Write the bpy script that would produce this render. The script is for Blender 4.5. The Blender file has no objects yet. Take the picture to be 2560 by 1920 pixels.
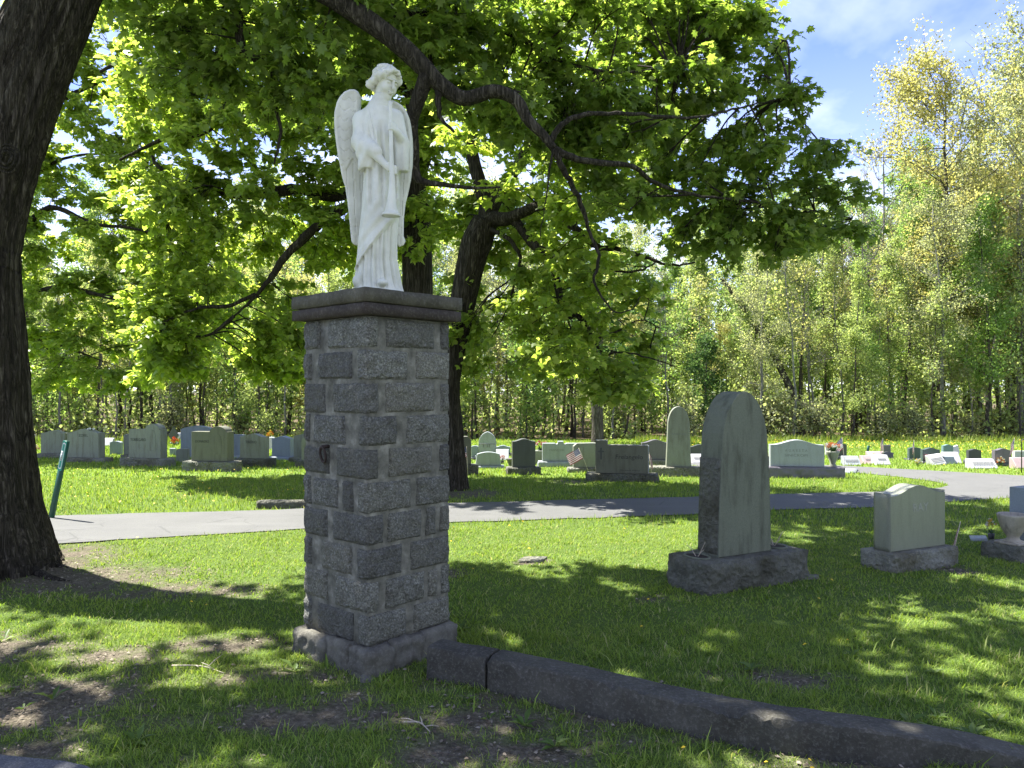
import bpy, bmesh, math, random
import numpy as np
from mathutils import Vector, Matrix, Euler

random.seed(7)
RNG = np.random.default_rng(11)
sc = bpy.context.scene
COL = sc.collection

# ------------------------------------------------------------------ camera, sky, sun, exposure
EYE = 1.75          # eye height, metres
F = 1900.0          # focal length in pixels of a 2560-wide frame
HZ = 970.0          # image row of the horizon
cam_d = bpy.data.cameras.new('camera')
cam_d.sensor_width = 36.0
cam_d.lens = F / 2560 * 36.0
cam_d.shift_y = (HZ - 960) / 2560
cam_d.clip_start = 0.05
cam_d.clip_end = 900
cam = bpy.data.objects.new('camera', cam_d)
cam.location = (0, 0, EYE)
cam.rotation_euler = (math.radians(90), 0, 0)
COL.objects.link(cam)
sc.camera = cam

SUN_AZ = math.radians(-58)      # left of the view direction
SUN_EL = math.radians(60)
SUNV = Vector((math.sin(SUN_AZ) * math.cos(SUN_EL), math.cos(SUN_AZ) * math.cos(SUN_EL), math.sin(SUN_EL)))
sun_d = bpy.data.lights.new('sun', 'SUN')
sun_d.energy = 2.75
sun_d.angle = math.radians(0.55)
sun_d.color = (1.0, 0.965, 0.91)
sun = bpy.data.objects.new('sun', sun_d)
sun.rotation_euler = (-SUNV).to_track_quat('-Z', 'Y').to_euler()
sun.location = (-20, 20, 40)
COL.objects.link(sun)

world = bpy.data.worlds.new('World')
sc.world = world
world.use_nodes = True
wt = world.node_tree
wt.nodes.clear()
wo = wt.nodes.new('ShaderNodeOutputWorld')
bg = wt.nodes.new('ShaderNodeBackground')
sky = wt.nodes.new('ShaderNodeTexSky')
sky.sky_type = 'NISHITA'
sky.sun_disc = False
sky.sun_elevation = SUN_EL
sky.sun_rotation = SUN_AZ
sky.air_density = 1.0
sky.dust_density = 0.35
sky.ozone_density = 2.5
sky.altitude = 1200
# thin cirrus: white veil from noise on the view direction projected on a high plane
geo = wt.nodes.new('ShaderNodeTexCoord')
sep = wt.nodes.new('ShaderNodeSeparateXYZ')
wt.links.new(geo.outputs['Generated'], sep.inputs[0])
def wmath(op, a, b=None):
    n = wt.nodes.new('ShaderNodeMath'); n.operation = op
    for i, v in enumerate((a, b)):
        if v is None: continue
        if isinstance(v, (int, float)): n.inputs[i].default_value = v
        else: wt.links.new(v, n.inputs[i])
    return n.outputs[0]
zz = wmath('ADD', wmath('MAXIMUM', sep.outputs[2], 0.0), 0.12)
comb = wt.nodes.new('ShaderNodeCombineXYZ')
wt.links.new(wmath('DIVIDE', sep.outputs[0], zz), comb.inputs[0])
wt.links.new(wmath('MULTIPLY', wmath('DIVIDE', sep.outputs[1], zz), 1.0), comb.inputs[1])
nz = wt.nodes.new('ShaderNodeTexNoise')
nz.inputs['Scale'].default_value = 0.8
nz.inputs['Detail'].default_value = 7
nz.inputs['Roughness'].default_value = 0.55
nz.inputs['Distortion'].default_value = 0.35
wt.links.new(comb.outputs[0], nz.inputs['Vector'])
cr = wt.nodes.new('ShaderNodeValToRGB')
cr.color_ramp.elements[0].position = 0.43
cr.color_ramp.elements[1].position = 0.74
wt.links.new(nz.outputs['Fac'], cr.inputs[0])
hor = wmath('SUBTRACT', 1.0, wmath('MULTIPLY', sep.outputs[2], 2.1))   # air is paler low down
hor = wmath('MAXIMUM', hor, 0.0)
veil = wmath('MINIMUM', wmath('ADD', wmath('MULTIPLY', cr.outputs[0], 0.8), wmath('MULTIPLY', hor, 0.5)), 0.9)
mixc = wt.nodes.new('ShaderNodeMix'); mixc.data_type = 'RGBA'
wt.links.new(veil, mixc.inputs[0])
deep = wt.nodes.new('ShaderNodeMix'); deep.data_type = 'RGBA'; deep.blend_type = 'MULTIPLY'; deep.inputs[0].default_value = 1.0
wt.links.new(sky.outputs[0], deep.inputs[6]); deep.inputs[7].default_value = (.22, .30, .58, 1)
wt.links.new(deep.outputs[2], mixc.inputs[6])
mixc.inputs[7].default_value = (3.75, 3.8, 3.45, 1)
wt.links.new(mixc.outputs[2], bg.inputs[0])
bg.inputs[1].default_value = 0.076
wt.links.new(bg.outputs[0], wo.inputs[0])

sc.view_settings.view_transform = 'Standard'
sc.view_settings.look = 'None'
sc.view_settings.exposure = 3.0
sc.view_settings.gamma = 1.0
sc.view_settings.use_curve_mapping = False
sc.cycles.max_bounces = 8
sc.cycles.diffuse_bounces = 5
sc.cycles.glossy_bounces = 2
sc.cycles.transmission_bounces = 5
sc.cycles.sample_clamp_indirect = 6.0
sc.cycles.use_denoising = True
try: sc.cycles.denoiser = 'OPENIMAGEDENOISE'
except Exception: pass

# ------------------------------------------------------------------ layout helpers
def gz(x, y):
    """height of the ground: level near the drive, a slow fall towards the wood"""
    x = np.asarray(x, float); y = np.asarray(y, float)
    t = np.clip(y - 12.0, 0, 30)
    s = t * t / (t + 2.0)
    return -0.036 * s
def gp(px, py):
    """the point of the ground seen at pixel (px,py) of the 2560x1920 photograph"""
    k = (py - HZ) / F
    lo, hi = 1.0, 70.0
    for _ in range(50):
        m = 0.5 * (lo + hi)
        if EYE - k * m > gz(0, m): lo = m
        else: hi = m
    return Vector(((px - 1280) / F * lo, lo, float(gz(0, lo))))
def at(px, py, d):
    return Vector(((px - 1280) / F * d, d, EYE - (py - HZ) / F * d))
def in_poly(x, y, poly):
    p = np.array([(q[0], q[1]) for q in poly], float)
    ins = np.zeros(np.shape(x), bool)
    n = len(p)
    for i in range(n):
        x0, y0 = p[i]; x1, y1 = p[(i + 1) % n]
        if y0 == y1: continue
        c = ((y0 > y) != (y1 > y)) & (x < (x1 - x0) * (y - y0) / (y1 - y0) + x0)
        ins ^= c
    return ins

def _hash(ix, iy, iz):
    h = (ix.astype(np.int64) * 374761393 + iy.astype(np.int64) * 668265263 + iz.astype(np.int64) * 2147483647) & 0xffffffff
    h = ((h ^ (h >> 13)) * 1274126177) & 0xffffffff
    h = (h ^ (h >> 16)) & 0xffffffff
    return h.astype(float) / 4294967295.0
def vnoise(P, scale=1.0, seed=0):
    P = np.asarray(P, float) * scale + seed * 17.31
    i = np.floor(P).astype(np.int64); f = P - i
    f = f * f * (3 - 2 * f)
    r = 0
    for dx in (0, 1):
        wx = f[..., 0] if dx else 1 - f[..., 0]
        for dy in (0, 1):
            wy = f[..., 1] if dy else 1 - f[..., 1]
            for dz in (0, 1):
                wz = f[..., 2] if dz else 1 - f[..., 2]
                r = r + wx * wy * wz * _hash(i[..., 0] + dx, i[..., 1] + dy, i[..., 2] + dz)
    return r
def fbm(P, scale=1.0, seed=0, oct=3):
    r = 0; a = 1.0; t = 0
    for o in range(oct):
        r = r + a * vnoise(P, scale * 2 ** o, seed + o); t += a; a *= 0.5
    return r / t - 0.5

# ------------------------------------------------------------------ mesh helpers
def mesh_np(name, V, Fs, mat=None, smooth=False):
    V = np.ascontiguousarray(V, dtype=np.float32)
    if not isinstance(Fs, list): Fs = [Fs]
    Fs = [np.asarray(f, dtype=np.int32) for f in Fs if len(f)]
    me = bpy.data.meshes.new(name)
    me.vertices.add(len(V)); me.vertices.foreach_set('co', V.ravel())
    idx = np.concatenate([f.ravel() for f in Fs])
    tot = np.concatenate([np.full(len(f), f.shape[1], np.int32) for f in Fs])
    st = np.concatenate([[0], np.cumsum(tot)[:-1]]).astype(np.int32)
    me.loops.add(len(idx)); me.loops.foreach_set('vertex_index', idx)
    me.polygons.add(len(tot)); me.polygons.foreach_set('loop_start', st)
    if smooth: me.polygons.foreach_set('use_smooth', np.ones(len(tot), bool))
    me.update(calc_edges=True)
    if mat: me.materials.append(mat)
    return me
def link(name, me, parent=None, loc=None, rot=None, label=None, cat=None, group=None, kind=None):
    o = bpy.data.objects.new(name, me)
    COL.objects.link(o)
    if parent: o.parent = parent
    if loc is not None: o.location = loc
    if rot is not None: o.rotation_euler = rot
    if label: o['label'] = label
    if cat: o['category'] = cat
    if group: o['group'] = group
    if kind: o['kind'] = kind
    return o
def empty(name, loc, rz, label, cat, group=None):
    o = link(name, None, None, loc, (0, 0, rz), label, cat, group)
    o.empty_display_size = 0.1
    return o
class MB:
    """collects pieces into one mesh"""
    def __init__(s): s.V = []; s.T = []; s.Q = []; s.n = 0
    def add(s, V, Fa):
        V = np.asarray(V, float); 
        for f in (Fa if isinstance(Fa, list) and np.ndim(Fa[0]) == 2 else [Fa]):
            f = np.asarray(f, int)
            if len(f) == 0: continue
            (s.T if f.shape[1] == 3 else s.Q).append(f + s.n)
        s.V.append(V); s.n += len(V)
    def mesh(s, name, mat=None, smooth=False):
        Fs = []
        if s.T: Fs.append(np.concatenate(s.T))
        if s.Q: Fs.append(np.concatenate(s.Q))
        return mesh_np(name, np.concatenate(s.V), Fs, mat, smooth)
def tube(pts, rad, sides=8, cap=True, disp=None):
    P = np.array([tuple(p) for p in pts], float); R = np.broadcast_to(np.asarray(rad, float), (len(P),))
    n = len(P)
    T = np.gradient(P, axis=0); T /= np.linalg.norm(T, axis=1)[:, None] + 1e-9
    a = np.array([0.0, 0, 1]) if abs(T[0, 2]) < .9 else np.array([0.0, 1, 0])
    N = np.zeros_like(P)
    u = np.cross(T[0], a); u /= np.linalg.norm(u)
    for i in range(n):
        u = u - T[i] * np.dot(u, T[i]); u /= np.linalg.norm(u) + 1e-9; N[i] = u
    B = np.cross(T, N)
    th = np.arange(sides) / sides * 2 * math.pi
    ring = np.cos(th)[None, :, None] * N[:, None, :] + np.sin(th)[None, :, None] * B[:, None, :]
    r = R[:, None] * np.ones((1, sides))
    if disp is not None: r = r + disp(P, th, R)
    V = (P[:, None, :] + ring * r[:, :, None]).reshape(-1, 3)
    i = np.arange(n - 1)[:, None] * sides; j = np.arange(sides)[None, :]; k = (j + 1) % sides
    Q = np.stack([i + j, i + k, i + sides + k, i + sides + j], -1).reshape(-1, 4)
    Fs = [Q]
    if cap:
        V = np.vstack([V, P[0], P[-1]])
        c0 = n * sides; j = np.arange(sides); k = (j + 1) % sides
        Fs.append(np.concatenate([np.stack([k, j, np.full(sides, c0)], 1),
                                  np.stack([(n - 1) * sides + j, (n - 1) * sides + k, np.full(sides, c0 + 1)], 1)]))
    return V, Fs
def curve_pts(ctrl, n):
    """Catmull-Rom through control rows (any width)"""
    C = np.array([tuple(c) for c in ctrl], float)
    if len(C) == 2: return C[0] + (C[1] - C[0]) * np.linspace(0, 1, n)[:, None]
    C = np.vstack([2 * C[0] - C[1], C, 2 * C[-1] - C[-2]])
    m = len(C) - 3
    t = np.linspace(0, m - 1e-6, n); i = t.astype(int); f = (t - i)[:, None]
    p0, p1, p2, p3 = C[i], C[i + 1], C[i + 2], C[i + 3]
    return 0.5 * (2 * p1 + (p2 - p0) * f + (2 * p0 - 5 * p1 + 4 * p2 - p3) * f ** 2 + (3 * p1 - p0 - 3 * p2 + p3) * f ** 3)
def box_vf(x0, x1, y0, y1, z0, z1):
    V = [(x0, y0, z0), (x1, y0, z0), (x1, y1, z0), (x0, y1, z0), (x0, y0, z1), (x1, y0, z1), (x1, y1, z1), (x0, y1, z1)]
    Q = [(0, 3, 2, 1), (4, 5, 6, 7), (0, 1, 5, 4), (1, 2, 6, 5), (2, 3, 7, 6), (3, 0, 4, 7)]
    return np.array(V, float), np.array(Q)
def rough_box(x0, x1, y0, y1, z0, z1, step=0.04, amp=0.012, pillow=0.0, seed=0, sides='xXyYzZ', nscale=9.0, edge=0.006):
    """a dressed block: every side a grid of its own, broken by noise; side codes name the rough sides"""
    bm = bmesh.new()
    nx = max(1, int(round((x1 - x0) / step))); ny = max(1, int(round((y1 - y0) / step))); nzv = max(1, int(round((z1 - z0) / step)))
    nx, ny, nzv = min(nx, 44), min(ny, 18), min(nzv, 14)
    idx = {}
    V = []
    def vid(i, j, k):
        if (i, j, k) not in idx:
            idx[(i, j, k)] = len(V)
            V.append((x0 + (x1 - x0) * i / nx, y0 + (y1 - y0) * j / ny, z0 + (z1 - z0) * k / nzv, i, j, k))
        return idx[(i, j, k)]
    Q = []
    for i in range(nx):
        for j in range(ny):
            Q.append([vid(i, j, 0), vid(i, j + 1, 0), vid(i + 1, j + 1, 0), vid(i + 1, j, 0)])
            Q.append([vid(i, j, nzv), vid(i + 1, j, nzv), vid(i + 1, j + 1, nzv), vid(i, j + 1, nzv)])
    for i in range(nx):
        for k in range(nzv):
            Q.append([vid(i, 0, k), vid(i + 1, 0, k), vid(i + 1, 0, k + 1), vid(i, 0, k + 1)])
            Q.append([vid(i, ny, k), vid(i, ny, k + 1), vid(i + 1, ny, k + 1), vid(i + 1, ny, k)])
    for j in range(ny):
        for k in range(nzv):
            Q.append([vid(0, j, k), vid(0, j, k + 1), vid(0, j + 1, k + 1), vid(0, j + 1, k)])
            Q.append([vid(nx, j, k), vid(nx, j + 1, k), vid(nx, j + 1, k + 1), vid(nx, j, k + 1)])
    bm.free()
    A = np.array(V); P = A[:, :3].copy(); I, J, K = A[:, 3], A[:, 4], A[:, 5]
    n1 = .6 * fbm(P, nscale, seed, 3) + .5 * (.32 - 1.6 * np.abs(fbm(P, nscale * .7, seed + 77, 3))); n2 = fbm(P, nscale * .8, seed + 31, 2); n3 = fbm(P, nscale, seed + 57, 2)
    u = (I / nx) * 2 - 1; v = (J / ny) * 2 - 1; w = (K / nzv) * 2 - 1
    def bulge(a, b): return (1 - np.abs(a) ** 4) * (1 - np.abs(b) ** 4)
    for m, ax, sg, code, q in ((I == 0, 0, -1, 'x', bulge(v, w)), (I == nx, 0, 1, 'X', bulge(v, w)),
                               (J == 0, 1, -1, 'y', bulge(u, w)), (J == ny, 1, 1, 'Y', bulge(u, w)),
                               (K == 0, 2, -1, 'z', bulge(u, v)), (K == nzv, 2, 1, 'Z', bulge(u, v))):
        if code in sides:
            P[m, ax] += sg * (pillow * q[m] + amp * 2 * n1[m] * (0.35 + 0.65 * q[m]))
    ext = ((I == 0) | (I == nx)).astype(int) + ((J == 0) | (J == ny)) + ((K == 0) | (K == nzv))
    e = ext >= 2
    P[e] += edge * 2 * np.stack([n2, n3, n1], 1)[e]
    if edge:
        c = np.array([(x0 + x1) / 2, (y0 + y1) / 2, (z0 + z1) / 2])
        dirv = np.sign(P - c)
        P[e] -= dirv[e] * edge * 0.8
    return P, np.array(Q)

# ------------------------------------------------------------------ materials
def lin(r, g, b):
    f = lambda c: (c / 255 / 12.92) if c / 255 <= 0.04045 else ((c / 255 + 0.055) / 1.055) ** 2.4
    return (f(r), f(g), f(b), 1)
class NT:
    def __init__(s, name):
        s.m = bpy.data.materials.new(name); s.m.use_nodes = True
        s.t = s.m.node_tree; s.t.nodes.clear()
        s.out = s.t.nodes.new('ShaderNodeOutputMaterial')
    def n(s, typ, **kw):
        nd = s.t.nodes.new(typ)
        for k, v in kw.items():
            if hasattr(nd, k): setattr(nd, k, v)
        return nd
    def l(s, a, b): s.t.links.new(a, b)
    def coord(s, which='Object'):
        if which == 'World': return s.n('ShaderNodeNewGeometry').outputs['Position']
        return s.n('ShaderNodeTexCoord').outputs[which]
    def mapping(s, vec, scale=(1, 1, 1), loc=(0, 0, 0)):
        m = s.n('ShaderNodeMapping'); m.inputs['Scale'].default_value = scale; m.inputs['Location'].default_value = loc
        s.l(vec, m.inputs['Vector']); return m.outputs[0]
    def noise(s, vec, scale, detail=4, rough=.55, dist=0):
        x = s.n('ShaderNodeTexNoise'); x.inputs['Scale'].default_value = scale; x.inputs['Detail'].default_value = detail
        x.inputs['Roughness'].default_value = rough; x.inputs['Distortion'].default_value = dist
        s.l(vec, x.inputs['Vector']); return x.outputs['Fac']
    def voronoi(s, vec, scale, out='Distance', feature='F1'):
        x = s.n('ShaderNodeTexVoronoi'); x.feature = feature; x.inputs['Scale'].default_value = scale
        s.l(vec, x.inputs['Vector']); return x.outputs[out]
    def ramp(s, fac, stops):
        r = s.n('ShaderNodeValToRGB'); e = r.color_ramp.elements
        while len(e) < len(stops): e.new(0.5)
        for i, (p, c) in enumerate(stops):
            e[i].position = p; e[i].color = c if not isinstance(c, (int, float)) else (c, c, c, 1)
        s.l(fac, r.inputs[0]); return r.outputs[0]
    def mix(s, fac, a, b, mode='MIX'):
        m = s.n('ShaderNodeMix'); m.data_type = 'RGBA'; m.blend_type = mode
        for sock, v in ((m.inputs[0], fac), (m.inputs[6], a), (m.inputs[7], b)):
            if isinstance(v, (int, float)): sock.default_value = v
            elif isinstance(v, tuple): sock.default_value = v
            else: s.l(v, sock)
        return m.outputs[2]
    def math(s, op, a, b=None):
        m = s.n('ShaderNodeMath'); m.operation = op
        for i, v in enumerate((a, b)):
            if v is None: continue
            if isinstance(v, (int, float)): m.inputs[i].default_value = v
            else: s.l(v, m.inputs[i])
        return m.outputs[0]
    def principled(s, color, rough=.7, bump=None, bstr=.3, bdist=.01, spec=.4, metallic=0.0):
        p = s.n('ShaderNodeBsdfPrincipled')
        if isinstance(color, tuple): p.inputs['Base Color'].default_value = color
        else: s.l(color, p.inputs['Base Color'])
        if isinstance(rough, (int, float)): p.inputs['Roughness'].default_value = rough
        else: s.l(rough, p.inputs['Roughness'])
        p.inputs['Specular IOR Level'].default_value = spec
        p.inputs['Metallic'].default_value = metallic
        if bump is not None:
            b = s.n('ShaderNodeBump'); b.inputs['Strength'].default_value = bstr; b.inputs['Distance'].default_value = bdist
            s.l(bump, b.inputs['Height']); s.l(b.outputs[0], p.inputs['Normal'])
        s.l(p.outputs[0], s.out.inputs[0])
        return p
def plain(name, c, rough=.6, var=.25, scale=20, bump=.15, metallic=0.0):
    t = NT(name); v = t.coord()
    n = t.noise(v, scale, 4)
    d = tuple(x * (1 - var) for x in c[:3]) + (1,)
    t.principled(t.mix(n, d, c), rough, n, bump, .004, metallic=metallic)
    return t.m
def granite(name, c, stain=(.06, .05, .035, 1), stain_amt=.35, rough=.55, speck=.35, bump=.12, streak=True):
    t = NT(name)
    v = t.coord()
    oi = t.n('ShaderNodeObjectInfo')
    off = t.n('ShaderNodeVectorMath'); off.operation = 'ADD'
    sc3 = t.n('ShaderNodeVectorMath'); sc3.operation = 'SCALE'; sc3.inputs[0].default_value = (13, 7, 5)
    t.l(oi.outputs['Random'], sc3.inputs['Scale'])
    t.l(v, off.inputs[0]); t.l(sc3.outputs[0], off.inputs[1]); v = off.outputs[0]
    sp = t.noise(v, 160, 3, .8)
    dark = tuple(x * (1 - speck) for x in c[:3]) + (1,); light = tuple(min(1, x * (1 + speck * .6)) for x in c[:3]) + (1,)
    col = t.ramp(sp, [(.32, dark), (.5, c), (.7, light)])
    big = t.noise(v, 2.2, 6, .65)
    st = t.noise(t.mapping(v, (5, 5, .9)) if streak else v, 2.4, 5, .6)
    fac = t.math('MULTIPLY', t.ramp(st, [(.48, 0.0), (.72, 1.0)]), stain_amt)
    col = t.mix(fac, col, stain)
    col = t.mix(t.math('MULTIPLY', t.ramp(big, [(.4, 0.0), (.7, 1.0)]), .25), col, tuple(x * .62 for x in c[:3]) + (1,))
    t.principled(col, rough, t.math('ADD', sp, t.math('MULTIPLY', big, 2.0)), bump, .004)
    return t.m

def rock_mat(name, c, stain):
    """quarry-pitched granite: broken facets, rust-brown weathering"""
    t = NT(name); v = t.coord()
    oi = t.n('ShaderNodeObjectInfo'); off = t.n('ShaderNodeVectorMath'); off.operation = 'ADD'
    k = t.n('ShaderNodeVectorMath'); k.operation = 'SCALE'; k.inputs[0].default_value = (13, 7, 5)
    t.l(oi.outputs['Random'], k.inputs['Scale']); t.l(v, off.inputs[0]); t.l(k.outputs[0], off.inputs[1]); v = off.outputs[0]
    a = t.noise(v, 9, 6, .65, .8); b = t.voronoi(v, 22); g = t.noise(v, 120, 3, .8); big = t.noise(v, 2.5, 5, .6)
    col = t.ramp(g, [(.3, tuple(x * .6 for x in c[:3]) + (1,)), (.5, c), (.72, tuple(x * 1.5 for x in c[:3]) + (1,))])
    col = t.mix(t.ramp(big, [(.42, 0.0), (.66, .8)]), col, stain)
    h = t.math('ADD', t.math('MULTIPLY', t.math('ABSOLUTE', t.math('SUBTRACT', a, .5)), 3.0), t.math('ADD', t.math('MULTIPLY', b, 1.1), t.math('MULTIPLY', g, .15)))
    t.principled(col, .8, h, 1.0, .03, .3)
    return t.m
# ---- the materials used below
M = {}
M['g_green'] = granite('granite_green_grey', (.20, .212, .165, 1), (.075, .068, .04, 1), .6)
M['g_olive'] = granite('granite_olive', (.125, .125, .085, 1), (.045, .04, .02, 1), .5)
M['g_blue'] = granite('granite_blue_grey', (.20, .235, .26, 1), (.10, .11, .10, 1), .35)
M['g_pale'] = granite('granite_pale', (.27, .295, .295, 1), (.14, .14, .12, 1), .4)
M['g_white'] = granite('granite_white', (.36, .36, .36, 1), (.22, .22, .22, 1), .3, speck=.25)
M['g_pink'] = granite('granite_pink', (.32, .245, .235, 1), (.2, .15, .145, 1), .3)
M['g_dark'] = granite('granite_dark', (.055, .058, .062, 1), (.03, .03, .03, 1), .3, rough=.3)
M['g_darkgreen'] = granite('granite_dark_green', (.06, .085, .085, 1), (.03, .04, .04, 1), .3, rough=.3)
M['g_blackish'] = granite('granite_blackish', (.07, .075, .06, 1), (.03, .03, .02, 1), .4, rough=.5)  # near-black granite of the darkest stones
M['g_purple'] = granite('granite_purple_grey', (.11, .10, .115, 1), (.05, .05, .05, 1), .3, rough=.4)
M['g_teal'] = granite('granite_teal', (.12, .19, .20, 1), (.06, .09, .09, 1), .2, rough=.35)
M['g_big'] = granite('granite_mossy', (.125, .135, .095, 1), (.035, .037, .022, 1), .8, rough=.8, bump=.5)
M['g_ray'] = granite('granite_ray', (.19, .20, .15, 1), (.095, .095, .058, 1), .35, rough=.35)
M['rockface'] = rock_mat('rock_face', (.20, .20, .16, 1), (.085, .075, .042, 1))
M['rockdark'] = rock_mat('rock_face_dark', (.125, .125, .098, 1), (.055, .05, .03, 1))
M['letter'] = plain('letter_dark', (.035, .035, .032, 1), .8, .1)
M['letter_ray'] = plain('letter_ray', (.27, .275, .235, 1), .8, .1)
M['letter_pale'] = plain('letter_pale', (.42, .43, .40, 1), .8, .1)
M['letter_mid'] = plain('letter_grey', (.16, .165, .16, 1), .8, .1)

def pillar_stone_mat():
    t = NT('pillar_granite'); v = t.coord()
    oi = t.n('ShaderNodeObjectInfo').outputs['Random']
    grain = t.noise(v, 85, 4, .75)
    mid = t.noise(v, 14, 6, .7)
    vor = t.voronoi(v, 46)
    col = t.ramp(grain, [(.3, (.042, .042, .034, 1)), (.5, (.17, .172, .142, 1)), (.7, (.42, .42, .36, 1))])
    col = t.mix(t.ramp(mid, [(.4, 0.0), (.68, .55)]), col, (.06, .052, .038, 1))
    col = t.mix(t.math('MULTIPLY', oi, .55), col, (.075, .072, .056, 1))
    col = t.mix(1.0, col, t.ramp(t.math('FRACT', t.math('MULTIPLY', oi, 7.3)), [(0, (.80, .80, .81, 1)), (.5, (1, 1, .97, 1)), (1, (1.3, 1.28, 1.2, 1))]), 'MULTIPLY')
    h = t.math('ADD', t.math('MULTIPLY', mid, 2.2), t.math('ADD', t.math('MULTIPLY', vor, .6), t.math('MULTIPLY', grain, .5)))
    t.principled(col, .78, h, 1.0, .022, .35)
    return t.m
M['pillar'] = pillar_stone_mat()
def mortar_mat():
    t = NT('mortar'); v = t.coord()
    a = t.noise(v, 9, 6, .65); b = t.noise(v, 60, 3)
    col = t.ramp(a, [(.35, (.075, .073, .056, 1)), (.55, (.16, .155, .122, 1)), (.75, (.31, .30, .245, 1))])
    t.principled(col, .9, t.math('ADD', a, t.math('MULTIPLY', b, .5)), .7, .012, .2)
    return t.m
M['mortar'] = mortar_mat()
def concrete(name, c0, c1, moss=.4):
    t = NT(name); v = t.coord()
    a = t.noise(v, 3.2, 7, .68); b = t.noise(v, 55, 4, .7); s = t.noise(t.mapping(v, (9, 9, 1.2)), 2.5, 4)
    col = t.ramp(a, [(.3, c0), (.7, c1)])
    col = t.mix(t.ramp(s, [(.5, 0.0), (.75, .6)]), col, (.045, .038, .028, 1))
    col = t.mix(t.math('MULTIPLY', t.ramp(b, [(.5, 0.0), (.72, 1.0)]), moss), col, (.23, .22, .19, 1))
    t.principled(col, .9, t.math('ADD', t.math('MULTIPLY', b, .8), a), .55, .012, .25)
    return t.m
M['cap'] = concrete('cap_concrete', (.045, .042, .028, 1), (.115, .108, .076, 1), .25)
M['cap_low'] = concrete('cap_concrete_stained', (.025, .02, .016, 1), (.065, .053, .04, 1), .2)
M['kerb'] = concrete('kerb_concrete', (.034, .032, .024, 1), (.088, .083, .064, 1), .35)
M['footing'] = concrete('footing_mortar', (.04, .038, .029, 1), (.16, .152, .12, 1), .4)
def ground_mat():
    t = NT('ground'); v = t.coord('World')
    at_ = t.n('ShaderNodeAttribute', attribute_name='dirt').outputs['Fac']
    wd = t.n('ShaderNodeAttribute', attribute_name='wood').outputs['Fac']
    fine = t.noise(v, 38, 4, .7); mid = t.noise(v, 5, 5, .6); peb = t.voronoi(v, 75)
    grass = t.ramp(t.noise(v, 60, 3, .7), [(.3, (.03, .05, .01, 1)), (.55, (.08, .125, .022, 1)), (.8, (.15, .18, .05, 1))])
    farg = t.ramp(t.noise(t.mapping(v, (1, .35, 1)), 9, 5, .7), [(.3, (.08, .14, .02, 1)), (.6, (.15, .22, .03, 1)), (.8, (.20, .24, .05, 1))])
    yy = t.n('ShaderNodeSeparateXYZ'); t.l(v, yy.inputs[0])
    grass = t.mix(t.ramp(t.math('DIVIDE', yy.outputs[1], 40.0), [(.25, 0.0), (.5, 1.0)]), grass, farg)
    dirt = t.ramp(fine, [(.3, (.042, .035, .023, 1)), (.52, (.11, .093, .064, 1)), (.75, (.23, .20, .145, 1))])
    dirt = t.mix(t.ramp(mid, [(.4, 0.0), (.7, .6)]), dirt, (.058, .049, .034, 1))
    col = t.mix(at_, grass, dirt)
    litter = t.ramp(fine, [(.3, (.04, .03, .018, 1)), (.55, (.10, .075, .045, 1)), (.75, (.19, .15, .09, 1))])
    col = t.mix(wd, col, litter)
    t.principled(col, .95, t.math('ADD', t.math('MULTIPLY', fine, 1.0), peb), .8, .012, .15)
    return t.m
M['ground'] = ground_mat()
def asphalt_mat(name, base, hi):
    t = NT(name); v = t.coord('World')
    a = t.noise(v, 120, 3, .8); b = t.noise(v, 1.3, 5, .6); c = t.noise(t.mapping(v, (.25, 2.0, 1)), 1.4, 4)
    col = t.ramp(a, [(.3, tuple(x * .7 for x in base[:3]) + (1,)), (.5, base), (.72, hi)])
    col = t.mix(t.ramp(b, [(.4, 0.0), (.65, .35)]), col, tuple(x * .72 for x in base[:3]) + (1,))
    col = t.mix(t.ramp(c, [(.52, 0.0), (.7, .3)]), col, hi)
    ck = t.voronoi(t.mapping(v, (.9, 1.3, 1)), 1.1, 'Distance', 'DISTANCE_TO_EDGE')
    wob = t.noise(v, 7, 4)
    crack = t.ramp(t.math('ADD', ck, t.math('MULTIPLY', t.math('SUBTRACT', wob, .5), .06)), [(.003, .35), (.010, 0.0)])
    col = t.mix(crack, col, tuple(x * .3 for x in base[:3]) + (1,))
    pt = t.noise(v, .55, 2)
    col = t.mix(t.ramp(pt, [(.58, 0.0), (.66, .22)]), col, tuple(x * .55 for x in base[:3]) + (1,))
    t.principled(col, .88, a, .4, .006, .3)
    return t.m
M['road'] = asphalt_mat('asphalt', (.097, .097, .090, 1), (.138, .138, .129, 1))
M['drive'] = asphalt_mat('asphalt_drive', (.085, .086, .09, 1), (.22, .22, .22, 1))

def leafy(name, stops, trans, rough=.5, tmix=.42, spec=.25, patch=None):
    """foliage: each leaf island takes its own tint; light shines through"""
    t = NT(name)
    g = t.n('ShaderNodeNewGeometry')
    col = t.ramp(g.outputs['Random Per Island'], stops)
    if patch:
        nz_ = t.noise(t.coord('World'), patch[0], 3, .6)
        col = t.mix(t.ramp(nz_, [(.38, 0.0), (.66, patch[2])]), col, patch[1])
    p = t.n('ShaderNodeBsdfPrincipled'); p.inputs['Roughness'].default_value = rough
    p.inputs['Specular IOR Level'].default_value = spec
    t.l(col, p.inputs['Base Color'])
    tr = t.n('ShaderNodeBsdfTranslucent')
    t.l(t.mix(1.0, col, trans, 'MULTIPLY'), tr.inputs['Color'])
    ms = t.n('ShaderNodeMixShader'); ms.inputs[0].default_value = tmix
    t.l(p.outputs[0], ms.inputs[1]); t.l(tr.outputs[0], ms.inputs[2]); t.l(ms.outputs[0], t.out.inputs[0])
    return t.m
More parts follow.
